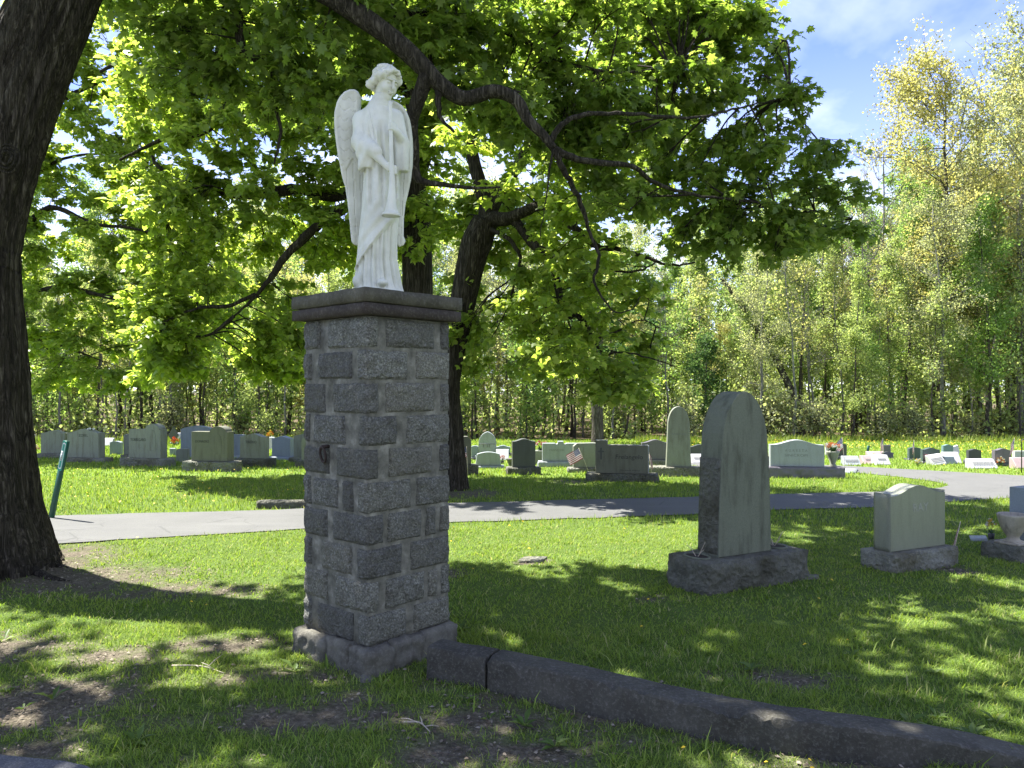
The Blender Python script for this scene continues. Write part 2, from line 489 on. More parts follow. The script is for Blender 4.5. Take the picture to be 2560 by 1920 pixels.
M['grass'] = leafy('grass_blades', [(0, (.085, .15, .022, 1)), (.45, (.155, .245, .035, 1)), (.86, (.225, .31, .055, 1)), (.96, (.36, .33, .17, 1))],
                   (1.5, 1.5, .8, 1), .55, .4, .2, (1.3, (.215, .28, .04, 1), .55))
M['leaf'] = leafy('maple_leaf', [(0, (.085, .135, .028, 1)), (.5, (.135, .20, .045, 1)), (1, (.21, .26, .075, 1))],
                  (1.75, 1.75, .85, 1), .40, .64, .45)
M['leaf_bright'] = leafy('maple_leaf_sunlit', [(0, (.135, .20, .042, 1)), (.5, (.20, .275, .062, 1)), (1, (.30, .35, .10, 1))],
                  (1.9, 1.85, .9, 1), .40, .68, .45)  # lighter copy of the maple leaf, sunlight put into its colour
def bark(name, c0, c1, c2, zs=.22, sc_=26):
    t = NT(name); v = t.coord()
    m1 = t.mapping(v, (1, 1, zs))
    a = t.noise(m1, sc_, 5, .6, 1.2); b = t.noise(v, 90, 3)
    a2 = t.noise(t.mapping(v, (1, 1, zs * .5), (3, 1, 2)), sc_ * .6, 4, .6, .8)
    rid = t.math('ABSOLUTE', t.math('SUBTRACT', a, .5)); rid2 = t.math('ABSOLUTE', t.math('SUBTRACT', a2, .5))
    h = t.math('ADD', t.math('MULTIPLY', rid, 2.2), t.math('ADD', t.math('MULTIPLY', rid2, 1.4), t.math('MULTIPLY', b, .12)))
    col = t.ramp(h, [(.06, c0), (.32, c1), (.75, c2)])
    t.principled(col, .92, h, 1.0, .035, .12)
    return t.m
M['bark'] = bark('bark_maple', (.010, .009, .006, 1), (.046, .039, .028, 1), (.15, .132, .102, 1), .10, 22)
M['bark_twig'] = bark('bark_twig', (.02, .016, .012, 1), (.055, .044, .034, 1), (.10, .085, .07, 1), .3, 40)
M['bark_wood'] = bark('bark_forest', (.03, .025, .02, 1), (.09, .078, .064, 1), (.19, .175, .15, 1), .2, 9)
M['bark_grey'] = bark('bark_forest_grey', (.10, .095, .085, 1), (.21, .20, .18, 1), (.34, .325, .29, 1), .2, 9)
M['bark_blue'] = bark('bark_blue_grey', (.03, .034, .042, 1), (.085, .095, .115, 1), (.17, .18, .20, 1), .12, 9)
M['black'] = plain('black_metal', (.012, .012, .013, 1), .45, .2)
M['iron'] = plain('rusty_iron', (.035, .022, .016, 1), .75, .4, 60, .4)
M['postgreen'] = plain('post_green', (.012, .075, .05, 1), .4, .2)
M['signgreen'] = plain('sign_green', (.035, .30, .21, 1), .4, .1)
M['white'] = plain('white_plastic', (.75, .76, .74, 1), .5, .1)
M['stake'] = plain('wood_stake', (.52, .46, .34, 1), .7, .3)
M['soil'] = plain('potting_soil', (.035, .027, .02, 1), .95, .4, 80, .5)
M['twig_dry'] = plain('dry_twig', (.42, .36, .28, 1), .85, .3)

# ------------------------------------------------------------------ ground, roads, drive
road_far = [(-700, 1322), (-300, 1308), (0, 1297), (133, 1291), (400, 1283), (648, 1278), (758, 1273), (1122, 1260), (1450, 1251), (1747, 1243), (1933, 1237), (2176, 1231)]
road_near = [(-700, 1400), (-300, 1383), (0, 1369), (162, 1360), (400, 1345), (640, 1331), (758, 1324), (1122, 1308), (1450, 1297), (1747, 1287), (1927, 1277), (2176, 1270)]
# main road runs on past the island to the right; the upper road bends off behind the stones
junction = [(2176, 1231), (2300, 1226), (2352, 1220), (2372, 1214), (2340, 1205), (2257, 1194), (2180, 1186), (2108, 1180), (1950, 1172), (1700, 1163), (1400, 1155),
            (1400, 1148), (1700, 1152), (1950, 1159), (2108, 1165), (2327, 1177), (2560, 1190), (2900, 1208), (3200, 1224),
            (3200, 1236), (2900, 1238), (2560, 1243), (2361, 1256), (2176, 1270)]
main_road = [gp(*p) for p in road_far] + [gp(*p) for p in reversed(road_near)]
upper_road = [gp(*p) for p in junction]
def drive_y(x): return 3.5 - 0.32 * (x + 2.1)
dirt_spots = [  # pixel centre, radii in pixels, strength
    (120, 1760, 300, 85, 1.3), (40, 1620, 200, 50, 1.0), (260, 1640, 120, 25, .8), (420, 1800, 200, 30, .8), (80, 1870, 160, 30, .7), (330, 1720, 140, 45, .75), (560, 1612, 150, 25, .75), (640, 1690, 210, 38, .85), (700, 1790, 250, 55, .8), (930, 1800, 200, 40, .85),
    (840, 1745, 120, 30, .7), (1180, 1800, 220, 50, .95), (1330, 1880, 250, 40, 1.0), (1130, 1880, 120, 40, .8), (1250, 1745, 160, 18, .8), (1650, 1850, 220, 16, .7), (2000, 1905, 260, 12, .7),
    (1950, 1695, 150, 32, .9), (1800, 1690, 70, 22, .6), (200, 1445, 300, 40, 1.1), (420, 1470, 140, 26, .8), (60, 1415, 220, 60, 1.2), (600, 1475, 100, 18, .6),
    (1325, 1401, 50, 9, .9), (1150, 1235, 130, 16, 1.0), (1430, 1205, 60, 8, .8), (2400, 1425, 70, 12, .7), (1620, 1495, 80, 12, .6), (1130, 1430, 40, 12, .7), (800, 1690, 130, 25, .9)]
SPOTS = []
for px, py, rx, ry, s in dirt_spots:
    c = gp(px, py); e = gp(px + rx, py); f0 = gp(px, py - ry); f1 = gp(px, py + ry)
    SPOTS.append((c.x, c.y, abs(e.x - c.x), abs(f0.y - f1.y) / 2, s))
def dirt_at(x, y):
    P = np.stack([x, y, np.zeros_like(x)], -1)
    n = fbm(P, 2.2, 3, 3) * 2; m = fbm(P, 9, 8, 2) * 2
    r = np.zeros_like(x)
    for cx, cy, rx, ry, s in SPOTS:
        q = np.sqrt(((x - cx) / rx) ** 2 + ((y - cy) / ry) ** 2)
        r = np.maximum(r, s * np.clip(1.25 - q, 0, 1))
    f = fbm(P, 28, 15, 2) * 2
    d = r + .55 * n * (r > 0) + .6 * m * (r > 0) + .4 * f * (r > 0)
    # trodden, thin lawn between the drive and the pillar
    edge = np.clip((4.75 - .17 * x - y) / .5, 0, 1) * (x < 1.9) 
    d = np.maximum(d, edge * np.clip(.30 + 1.7 * n + .7 * m, 0, 1) * .8)
    return np.clip(d * 1.15, 0, 1)
def wood_at(x, y):
    P = np.stack([x * .25, y * .25, np.zeros_like(x)], -1)
    lim = 37.5 - 2.5 * np.clip((-x - 6) / 10, 0, 1) + 3 * (vnoise(P, 1.0, 5) - .5)
    return np.clip((y - lim) / 1.6, 0, 1)

gx = np.concatenate([np.linspace(-260, -40, 12), np.linspace(-36, -6.2, 32), np.arange(-6, 6.01, .06), np.linspace(6.2, 36, 32), np.linspace(40, 260, 12)])
gy = np.concatenate([np.linspace(-30, 1.5, 10), np.arange(1.8, 10, .06), np.arange(10.1, 15, .2), np.arange(15.2, 50, .7), np.linspace(54, 420, 20)])
X, Y = np.meshgrid(gx, gy)
Xf, Yf = X.ravel(), Y.ravel()
D = dirt_at(Xf, Yf) * (Yf < 15) * (np.abs(Xf) < 8)
W = wood_at(Xf, Yf)
Z = gz(Xf, Yf)
onroad = in_poly(Xf, Yf, main_road) | in_poly(Xf, Yf, upper_road)
PN = np.stack([Xf, Yf, Xf * 0], -1)
relief = (fbm(PN, 1.3, 2, 3) * .05 + fbm(PN, 9, 4, 2) * .012) * (Yf < 8.2) * np.clip((Yf - drive_y(Xf) - .05) / .3, 0, 1)
Z = Z + relief * (~onroad) - D * .012
nx_, ny_ = len(gx), len(gy)
i = np.arange(ny_ - 1)[:, None] * nx_; j = np.arange(nx_ - 1)[None, :]
Q = np.stack([i + j, i + j + 1, i + nx_ + j + 1, i + nx_ + j], -1).reshape(-1, 4)
me = mesh_np('ground', np.stack([Xf, Yf, Z], 1), Q, M['ground'], True)
for nm, arr in (('dirt', D), ('wood', W)):
    a_ = me.attributes.new(nm, 'FLOAT', 'POINT'); a_.data.foreach_set('value', arr.astype(np.float32))
link('ground', me, kind='structure')

def sheet(name, poly, mat, lift, th=.05):
    """a paved sheet with a real edge, laid over the ground"""
    bm = bmesh.new()
    vs = [bm.verts.new((p[0], p[1], 0)) for p in poly]
    f = bm.faces.new(vs)
    bmesh.ops.triangulate(bm, faces=[f])
    bmesh.ops.subdivide_edges(bm, edges=bm.edges[:], cuts=3, use_grid_fill=True)
    for v in bm.verts: v.co.z = float(gz(v.co.x, v.co.y)) + lift
    me = bpy.data.meshes.new(name); bm.to_mesh(me); bm.free()
    me.materials.append(mat)
    if me.polygons[0].normal.z < 0: me.flip_normals()
    return link(name, me, kind='structure')
def strip(name, A, B, mat, lift, n=90, m=6):
    A = curve_pts(A, n); B = curve_pts(B, n)
    t = np.linspace(0, 1, m)[None, :, None]
    P = A[:, None, :] * (1 - t) + B[:, None, :] * t
    P = P.reshape(-1, 3)
    wob = fbm(P, 3.0, 9, 2) * .12
    for c in (0, m - 1): P[c::m, 1] += wob[c::m]
    P[:, 2] = gz(P[:, 0], P[:, 1]) + lift
    i = np.arange(n - 1)[:, None] * m; j = np.arange(m - 1)[None, :]
    Q = np.stack([i + j, i + j + 1, i + m + j + 1, i + m + j], -1).reshape(-1, 4)
    return link(name, mesh_np(name, P, Q[:, ::-1], mat, True), kind='structure')
strip('road', [gp(*p) for p in road_far], [gp(*p) for p in road_near], M['road'], .012)
sheet('road_junction', upper_road, M['road'], .008)
xs = np.linspace(-7, 8, 60)
dv = []
for x in xs:
    wob = .05 * math.sin(x * 5.1) + .03 * math.sin(x * 13)
    dv.append((x, drive_y(x) + wob)) 
strip('drive', [(x, y, 0) for x, y in dv], [(x, -7, 0) for x, y in dv], M['drive'], .012, 120, 10)

# ------------------------------------------------------------------ grass
def in_view_points(n, y0, y1, margin=1.18):
    """even scatter over the ground wedge in front of the camera (a little wider than the frame)"""
    u = RNG.random(n)
    y = np.sqrt(y0 * y0 + u * (y1 * y1 - y0 * y0))
    x = (RNG.random(n) * 2 - 1) * y * (1280 / F) * margin
    return x, y
def on_paving(x, y):
    return in_poly(x, y, main_road) | in_poly(x, y, upper_road) | (y < drive_y(x) + .03 + .05 * np.sin(x * 5.1))
def blades(n, y0, y1, h0, h1, wid, segs=2, lean=.55, keep=None, clump=1.0):
    x, y = in_view_points(n, y0, y1)
    P2 = np.stack([x, y, x * 0], -1)
    dirt = dirt_at(x, y) * (y < 15)
    k = ~on_paving(x, y) & (RNG.random(n) > dirt * 1.12) & (wood_at(x, y) < .5)
    if keep is not None: k &= keep(x, y)
    x, y, P2, dirt = x[k], y[k], P2[k], dirt[k]
    n = len(x)
    tuft = vnoise(P2, 5.0, 21)
    h = (h0 + (h1 - h0) * RNG.random(n) ** 1.6) * (.55 + .9 * tuft * clump) * (1 - .35 * dirt)
    a = RNG.random(n) * 2 * math.pi
    ln = lean * (.35 + RNG.random(n)) * h
    w = wid * (.7 + .6 * RNG.random(n))
    dx, dy = np.cos(a), np.sin(a)
    b = a + math.pi / 2 + (RNG.random(n) - .5)
    wx, wy = np.cos(b) * w, np.sin(b) * w
    z0 = gz(x, y) - .012
    rel = (fbm(P2, 1.3, 2, 3) * .05) * (y < 8.2)
    z0 = z0 + rel * np.clip((y - drive_y(x) - .05) / .3, 0, 1)
    base = np.stack([x, y, z0], 1)
    side = np.stack([wx, wy, wx * 0], 1)
    dirv = np.stack([dx, dy, dx * 0], 1)
    up = np.array([0, 0, 1.0])
    if segs == 2:
        mid = base + dirv * (ln * .35)[:, None] + up * (h * .62)[:, None]
        tip = base + dirv * ln[:, None] + up * h[:, None]
        V = np.stack([base - side, base + side, mid - side * .75, mid + side * .75, tip], 1).reshape(-1, 3)
        o = np.arange(n)[:, None] * 5
        Q = o + np.array([[0, 1, 3, 2]]); T = o + np.array([[2, 3, 4]])
        return V, [Q, T]
    tip = base + dirv * ln[:, None] + up * h[:, None]
    V = np.stack([base - side, base + side, tip], 1).reshape(-1, 3)
    return V, [np.arange(n)[:, None] * 3 + np.array([[0, 1, 2]])]
mb = MB()
mb.add(*blades(160000, 2.9, 5.6, .016, .058, .0023, lean=1.0))
mb.add(*blades(1500, 2.9, 5.4, .06, .12, .0042, lean=1.0))
mb.add(*blades(130000, 5.6, 9.6, .02, .052, .0040, lean=1.0))
mb.add(*blades(90000, 9.6, 15.5, .035, .085, .008, 1))
mb.add(*blades(80000, 15.5, 28, .04, .10, .016, 1))
mb.add(*blades(50000, 28, 40, .06, .14, .03, 1))
link('lawn_grass', mb.mesh('lawn_grass', M['grass'], True), label='mown green lawn with thin worn spots around the graves', cat='grass', kind='stuff')
M['weed'] = leafy('tall_weeds', [(0, (.08, .13, .02, 1)), (.5, (.12, .17, .03, 1)), (1, (.20, .21, .06, 1))], (1.5, 1.5, .7, 1), .6, .4, .2)
mb = MB()
edge = lambda x, y: (wood_at(x, y) < .9) & (wood_at(x, y + 2.5) > .05) & ((x > 6) | (x < -9))
mb.add(*blades(60000, 30, 42, .12, .40, .03, 1, .5, edge))
link('tall_weeds', mb.mesh('tall_weeds', M['weed'], True), label='strip of tall pale green weeds along the foot of the wood', cat='weeds', kind='stuff')

# dandelions: yellow heads over the lawn, thick on the far right
def discs(C, r, k=6):
    th = np.arange(k) / k * 2 * math.pi
    n = len(C)
    ring = np.stack([np.cos(th), np.sin(th), th * 0], 1)
    tilt = (RNG.random((n, 2)) - .5) * 1.0
    V = C[:, None, :] + ring[None] * r[:, None, None]
    V[..., 2] += ring[None, :, 0] * r[:, None] * tilt[:, :1] + ring[None, :, 1] * r[:, None] * tilt[:, 1:] - r[:, None] * .25
    top = C + np.array([0, 0, 1.0]) * (r * .35)[:, None]
    V = np.concatenate([V, top[:, None]], 1).reshape(-1, 3)
    j = np.arange(k); T = np.stack([j, (j + 1) % k, np.full(k, k)], 1)
    return V, (np.arange(n)[:, None, None] * (k + 1) + T[None]).reshape(-1, 3)
def dandelions(n, y0, y1, r, hz, keep=None):
    x, y = in_view_points(n, y0, y1)
    k = ~on_paving(x, y) & (dirt_at(x, y) * (y < 15) < .5) & (wood_at(x, y) < .2)
    if keep is not None: k &= keep(x, y)
    x, y = x[k], y[k]
    return discs(np.stack([x, y, gz(x, y) + hz * (.7 + .6 * RNG.random(len(x)))], 1), r * (.7 + .6 * RNG.random(len(x))))
mb = MB()
mb.add(*dandelions(20, 3.2, 6, .011, .08))
mb.add(*dandelions(30, 6, 11, .012, .06))
mb.add(*dandelions(220, 11, 18, .014, .075, lambda x, y: (x < -2)))
mb.add(*dandelions(2600, 18, 36, .022, .10, lambda x, y: (x > 6) & (vnoise(np.stack([x, y, x * 0], -1), .35, 4) > .38)))
M['dandelion'] = plain('dandelion_yellow', (.72, .50, .02, 1), .6, .3, 300)
link('dandelion_flowers', mb.mesh('dandelion_flowers', M['dandelion']), label='yellow dandelion heads scattered over the lawn', cat='flowers', kind='stuff')

# broad weed leaves and litter on the worn ground in front
def weeds_mesh():
    mb = MB()
    for _ in range(28):
        x, y = in_view_points(1, 3.3, 5.6); x, y = float(x[0]), float(y[0])
        if y < drive_y(x) + .15: continue
        k = random.randint(4, 8); L = random.uniform(.04, .10)
        for i in range(k):
            a = i / k * 6.28 + random.random() * .7
            up = random.uniform(.25, .9)
            c = np.array([x, y, .0]); d = np.array([math.cos(a), math.sin(a), up]); s = np.array([-math.sin(a), math.cos(a), 0]) * L * .17
            l = L * random.uniform(.7, 1.2)
            p1 = c + d * l * .5; p2 = c + d * l * np.array([1.15, 1.15, .75])
            V = [c, p1 - s + [0, 0, .006], p1 - [0, 0, .004], p1 + s + [0, 0, .006], p2]
            mb.add(V, [[0, 1, 2], [0, 2, 3], [1, 4, 2], [2, 4, 3]])
    return mb.mesh('weed_rosettes', M['weedleaf'], True)
M['weedleaf'] = leafy('weed_leaf', [(0, (.07, .12, .02, 1)), (.6, (.10, .16, .03, 1)), (1, (.17, .22, .06, 1))], (1.4, 1.4, .7, 1), .5, .35, .3)
link('weed_rosettes', weeds_mesh(), label='broad-leaved weeds sprouting in the worn lawn by the drive', cat='weeds', kind='stuff')
n = 42000
x, y = in_view_points(n, 3.0, 8.0)
k = (RNG.random(n) < dirt_at(x, y) * 1.1) & ~on_paving(x, y)
x, y = x[k], y[k]; n = len(x)
P2 = np.stack([x, y, x * 0], -1)
zg = gz(x, y) + (fbm(P2, 1.3, 2, 3) * .05) * np.clip((y - drive_y(x) - .05) / .3, 0, 1)
s = .004 + .014 * RNG.random(n) ** 3
ang = RNG.random(n) * 6.28; el = .25 + RNG.random(n) * .6
ax = np.stack([np.cos(ang), np.sin(ang), (RNG.random(n) - .5) * .5], 1) * s[:, None]
ay = np.stack([-np.sin(ang), np.cos(ang), (RNG.random(n) - .5) * .5], 1) * (s * el)[:, None]
c = np.stack([x, y, zg + s * .2], 1); up = np.array([0, 0, 1.0]) * (s * .5)[:, None]
V = np.stack([c - ax, c - ay, c + ax, c + ay, c + up], 1).reshape(-1, 3)
T = (np.arange(n)[:, None, None] * 5 + np.array([[0, 1, 4], [1, 2, 4], [2, 3, 4], [3, 0, 4]])[None]).reshape(-1, 3)
def chip_mat():
    t = NT('chips'); g = t.n('ShaderNodeNewGeometry')
    t.principled(t.ramp(g.outputs['Random Per Island'], [(0, (.035, .026, .017, 1)), (.4, (.09, .068, .044, 1)), (.8, (.17, .14, .10, 1)), (1, (.27, .23, .17, 1))]), .9)
    return t.m
M['chips'] = chip_mat()
link('gravel_and_litter', mesh_np('gravel_and_litter', V, T, M['chips']), label='gravel chips and dry leaf litter on the bare soil patches', cat='gravel', kind='stuff')
# ------------------------------------------------------------------ stone pillar
PC = Vector((-0.888, 4.65, 0))                       # near corner
LD = Vector((-0.7396, 0.673, 0)); RD = Vector((0.673, 0.7396, 0))
PW = 0.682
# local frame: x runs from the near corner along the right face, y along the left face
pil = empty('stone_pillar', PC, math.atan2(RD.y, RD.x), 'tall square pillar of rough grey granite blocks carrying the white angel', 'pillar')
zb, zt = 0.150, 2.195
rows = 10; rh = (zt - zb) / rows
def lf(a): return (540 - a) / 415.0 * PW          # left-face zoom pixels (upper rows) -> distance from corner
def rf(a): return (a - 545) / 562.0 * PW
def lf2(a): return (630 - a) / 500.0 * PW
def rf2(a): return (a - 630) / 632.0 * PW
ROWS = [  # left blocks (far..near), corner block (left extent, right extent), right blocks
    ([(125, 240)], (290, 615), [(662, 1000), (1040, 1107)], 0),
    ([(125, 180), (220, 450)], (482, 812), [(862, 1107)], 0),
    ([(122, 275)], (325, 620), [(660, 1000), (1040, 1107)], 0),
    ([(122, 165), (192, 405)], (492, 740), [(797, 1107)], 0),
    ([(122, 300)], (347, 618), [(680, 985), (1035, 1107)], 0),
    ([(122, 176), (188, 360), (386, 458)], (484, 832), [(866, 1107)], 0),
    ([(130, 330)], (370, 750), [(776, 1040), (1068, 1152), (1182, 1262)], 1),
    ([(130, 195), (280, 522)], (562, 886), [(945, 1262)], 1),
    ([(130, 325)], (385, 715), [(760, 1060), (1085, 1168), (1190, 1262)], 1),
    ([(130, 195), (240, 532)], (570, 922), [(970, 1262)], 1)]
DEP = 0.13; J = 0.008; OUT = 0.008
core = MB(); core.add(*rough_box(.003, PW - .003, .003, PW - .003, zb - .02, zt, .035, .006, 0, 3, 'xXyY', 14, .002))
link('mortar_core', core.mesh('mortar_core', M['mortar'], True), pil)
sid = 0
def block(x0, x1, y0, y1, z0, z1, sides):
    global sid
    sid += 1
    V, Q = rough_box(x0, x1, y0, y1, z0, z1, .02, .024, .007, sid * 3 + 1, sides, 19, .009)
    me = mesh_np('stone_block', V, Q, M['pillar'], True)
    try: me.set_sharp_from_angle(angle=math.radians(38))
    except Exception: pass
    link('stone_block', me, pil)
for r, (L, C_, R, alt) in enumerate(ROWS):
    z1 = zt - r * rh; z0 = z1 - rh
    wob = .007 * math.sin(r * 2.3)
    z0 += J * 1.1 + wob * .5; z1 -= J * .5
    a, b = (lf2, rf2) if alt else (lf, rf)
    for (p, q) in L:
        y0, y1 = a(q), a(p)
        if p < 135: y1 = PW + .004
        block(-OUT, DEP, y0, y1, z0 + random.uniform(-.004, .006), z1 + random.uniform(-.006, .004), 'x')
    block(-OUT, b(C_[1]), -OUT, a(C_[0]), z0, z1, 'xy')
    for (p, q) in R:
        x0, x1 = b(p), b(q)
        if q > 1255 or (not alt and q > 1100): x1 = PW + .004
        block(x0, x1, -OUT, DEP, z0 + random.uniform(-.004, .006), z1 + random.uniform(-.006, .004), 'yX' if x1 > PW else 'y')
    # the two faces turned away
    cut = [.0, .25, .55, .82] if r % 2 else [.0, .36, .66, .9]
    for f0, f1 in zip(cut, cut[1:] + [1.0]):
        lo, hi = f0 * PW + .135 * (f0 == 0), f1 * PW - .02
        if hi - lo > .05:
            block(PW - DEP, PW + OUT, lo, hi, z0, z1, 'X')
            if f1 < .8: block(lo, hi, PW - DEP, PW + OUT, z0, z1, 'Y')
# cap: two slabs
o = .062
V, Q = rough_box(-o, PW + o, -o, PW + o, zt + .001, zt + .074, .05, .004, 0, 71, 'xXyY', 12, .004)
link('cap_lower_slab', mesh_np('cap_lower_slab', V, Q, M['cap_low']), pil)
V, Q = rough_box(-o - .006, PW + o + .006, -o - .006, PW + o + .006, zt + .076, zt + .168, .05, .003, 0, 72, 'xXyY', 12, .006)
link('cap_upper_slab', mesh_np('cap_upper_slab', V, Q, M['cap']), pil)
# broken mortar footing: three chunks, rougher than the blocks
for k, (x0, x1, y0, y1, z0, z1, am) in enumerate([(-.065, .17, -.075, .12, -.12, .155, .045), (.15, .42, -.07, .14, -.12, .165, .045), (.40, PW + .04, -.05, .2, -.12, .16, .04),
        (-.06, .14, .10, .36, -.12, .165, .045), (-.075, .16, .34, PW + .05, -.12, .15, .045), (.14, PW + .05, .2, PW + .06, -.12, .13, .03),
        (-.10, -.02, -.11, -.03, -.12, .02, .03)]):
    V, Q = rough_box(x0, x1, y0, y1, z0, z1, .02, am * .9, .0, 90 + k, 'xXyYZ', 18, .012)
    link('footing_stone', mesh_np('footing_stone', V, Q, M['footing'], False), pil)
# iron ring on the left face
th = np.linspace(0, 2 * math.pi, 25)
zr = 1.75 - (1140 - HZ) * 4.8 / F
yr = lf(292)
ringc = [(-.042 - .008 * math.sin(t), yr + .028 * math.cos(t), zr + .05 * math.sin(t)) for t in th]
mbr = MB(); mbr.add(*tube(ringc, .0085, 8)); mbr.add(*tube([(.02, yr, zr + .052), (-.05, yr, zr + .05)], .013, 8))
link('iron_ring', mbr.mesh('iron_ring', M['iron'], True), pil)

# ------------------------------------------------------------------ concrete kerb wall (two lengths, cracked apart)
KF = [(1067, 1617, .19), (1190, 1642, .19), (1381, 1677, .185), (1557, 1723, .175), (1832, 1776, .165), (2057, 1814, .15), (2199, 1832, .14), (2410, 1862, .12), (2560, 1898, .08), (2660, 1930, .05), (2760, 1965, .03)]
KT = []
for px, py, z in KF:
    d = (EYE - z) * F / (py - HZ)
    KT.append(((px - 1280) / F * d, d, z))
KA = np.array(KT); KS = np.linspace(0, 1, 60)
kx = np.concatenate([[0], np.cumsum(np.linalg.norm(np.diff(KA[:, :2], axis=0), axis=1))]); kx /= kx[-1]
KT = [tuple(np.polyval(np.polyfit(kx, KA[:, c], 5 if c < 2 else 6), KS[i]) for c in range(3)) for i in range(60)]
def kerb(t0, t1, seed, n, tail=False):
    C = curve_pts(KT, 400)[int(t0 * 399):int(t1 * 399) + 1]
    C = C[np.linspace(0, len(C) - 1, n).astype(int)]
    T = np.gradient(C[:, :2], axis=0); T /= np.linalg.norm(T, axis=1)[:, None]
    N = np.stack([-T[:, 1], T[:, 0]], 1)                  # away from the camera
    N *= np.sign(N[:, 1:2])
    prof = [(0, -.14), (0, -.06), (-.002, -.03), (0, 0.0), (.012, 1.0), (.06, 1.0), (.12, 1.0), (.17, .99), (.182, .93), (.185, 0), (.185, -.14)]
    rows_ = []
    for i in range(n):
        for (o, s) in [(0.0, -1), (-.004, .0), (-.001, .30), (0, .62), (.001, .93), (.009, 1.0), (.06, 1.01), (.12, 1.01), (.172, 1.0), (.182, .95), (.185, .4), (.185, -1)]:
            z = C[i, 2] * s if s >= 0 else -.15
            rows_.append((C[i, 0] + N[i, 0] * o, C[i, 1] + N[i, 1] * o, z))
    P = np.array(rows_); m = 12
    nn = fbm(P, 7, seed, 4)
    k = np.arange(len(P)) % m
    Nn = np.repeat(N, m, axis=0)
    P[:, :2] -= Nn * ((nn * .020 + fbm(P, 30, seed + 21, 2) * .010) * (k < 5))[:, None]
    P[:, 2] += fbm(P, 9, seed + 3, 3) * .010 * ((k >= 4) & (k <= 9))
    # chips along the front arris
    ch = np.clip(fbm(P, 14, seed + 9, 2) - .05, 0, 1) * .16 * ((k == 4) | (k == 5))
    P[:, 2] -= ch
    i = np.arange(n - 1)[:, None] * m; j = np.arange(m - 1)[None, :]
    Q = np.stack([i + j, i + m + j, i + m + j + 1, i + j + 1], -1).reshape(-1, 4)
    c0 = len(P); P = np.vstack([P, P[:m].mean(0), P[-m:].mean(0)])
    jj = np.arange(m); kk = (jj + 1) % m
    T1 = np.stack([jj, kk, np.full(m, c0)], 1); T2 = np.stack([(n - 1) * m + kk, (n - 1) * m + jj, np.full(m, c0 + 1)], 1)
    me = mesh_np('kerb_length', P, [Q, T1, T2], M['kerb'], True)
    try: me.set_sharp_from_angle(angle=math.radians(35))
    except Exception: pass
    return me
kw = empty('kerb_wall', (KT[0][0], KT[0][1], 0), 0, 'low cracked concrete kerb running from the pillar foot to the right', 'kerb')
for t0, t1, sd, n in ((0.0, .122, 5, 12), (.126, 1.0, 9, 170)):
    o_ = link('kerb_length', kerb(t0, t1, sd, n), kw)
    o_.matrix_parent_inverse = Matrix.Translation(-Vector(kw.location))

# ------------------------------------------------------------------ low kerb stone across the road, behind the pillar
g = gp(700, 1272)
m_ = g.y / F
V, Q = rough_box(-60 * m_, 75 * m_, 0, .16, -.06, 20 * m_, .05, .012, 0, 130, 'xXyYZ', 9, .012)
link('kerb_stone', mesh_np('kerb_stone', V, Q, M['rockdark']), None, g, (0, 0, math.radians(3)), 'low brown kerb stone on the far side of the road', 'kerb stone')
# ------------------------------------------------------------------ angel statue, carved as a distance field and meshed
def surface_nets(f, lo, h):
    s = f < 0
    nx, ny, nz_ = f.shape
    c = np.zeros((nx - 1, ny - 1, nz_ - 1), int)
    for dx in (0, 1):
        for dy in (0, 1):
            for dz in (0, 1):
                c += s[dx:nx - 1 + dx, dy:ny - 1 + dy, dz:nz_ - 1 + dz]
    act = (c > 0) & (c < 8)
    ci = np.argwhere(act)
    idx = -np.ones(act.shape, int); idx[act] = np.arange(len(ci))
    acc = np.zeros((len(ci), 3)); cnt = np.zeros(len(ci))
    corners = [(a, b, d) for a in (0, 1) for b in (0, 1) for d in (0, 1)]
    for ax in range(3):
        for p in corners:
            if p[ax]: continue
            q = list(p); q[ax] = 1
            f0 = f[ci[:, 0] + p[0], ci[:, 1] + p[1], ci[:, 2] + p[2]]; f1 = f[ci[:, 0] + q[0], ci[:, 1] + q[1], ci[:, 2] + q[2]]
            cr_ = (f0 < 0) != (f1 < 0)
            t = np.where(cr_, f0 / np.where(f0 - f1 == 0, 1, f0 - f1), 0)
            pos = np.array(p, float)[None, :] + np.zeros((len(ci), 3)); pos[:, ax] += t
            acc[cr_] += pos[cr_]; cnt[cr_] += 1
    V = lo + h * (ci + acc / cnt[:, None])
    Qs = []
    for ax in range(3):
        a, b = (ax + 1) % 3, (ax + 2) % 3
        sl0 = [slice(None)] * 3; sl1 = [slice(None)] * 3
        sl0[ax] = slice(0, -1); sl1[ax] = slice(1, None)
        s0, s1 = s[tuple(sl0)], s[tuple(sl1)]
        e = np.argwhere(s0 != s1)
        ok = (e[:, a] > 0) & (e[:, b] > 0) & (e[:, a] < f.shape[a] - 1) & (e[:, b] < f.shape[b] - 1)
        e = e[ok]
        def cell(da, db):
            k = e.copy(); k[:, a] -= da; k[:, b] -= db
            return idx[k[:, 0], k[:, 1], k[:, 2]]
        q = np.stack([cell(1, 1), cell(0, 1), cell(0, 0), cell(1, 0)], 1)
        fl = s0[e[:, 0], e[:, 1], e[:, 2]]
        q = np.where(fl[:, None], q, q[:, ::-1])
        Qs.append(q)
    return V, np.concatenate(Qs)
def grid(lo, hi, h):
    ax = [np.arange(a, b + h, h) for a, b in zip(lo, hi)]
    return np.stack(np.meshgrid(*ax, indexing='ij'), -1)
def smin(a, b, k):
    t = np.clip(.5 + .5 * (b - a) / k, 0, 1)
    return b * (1 - t) + a * t - k * t * (1 - t)
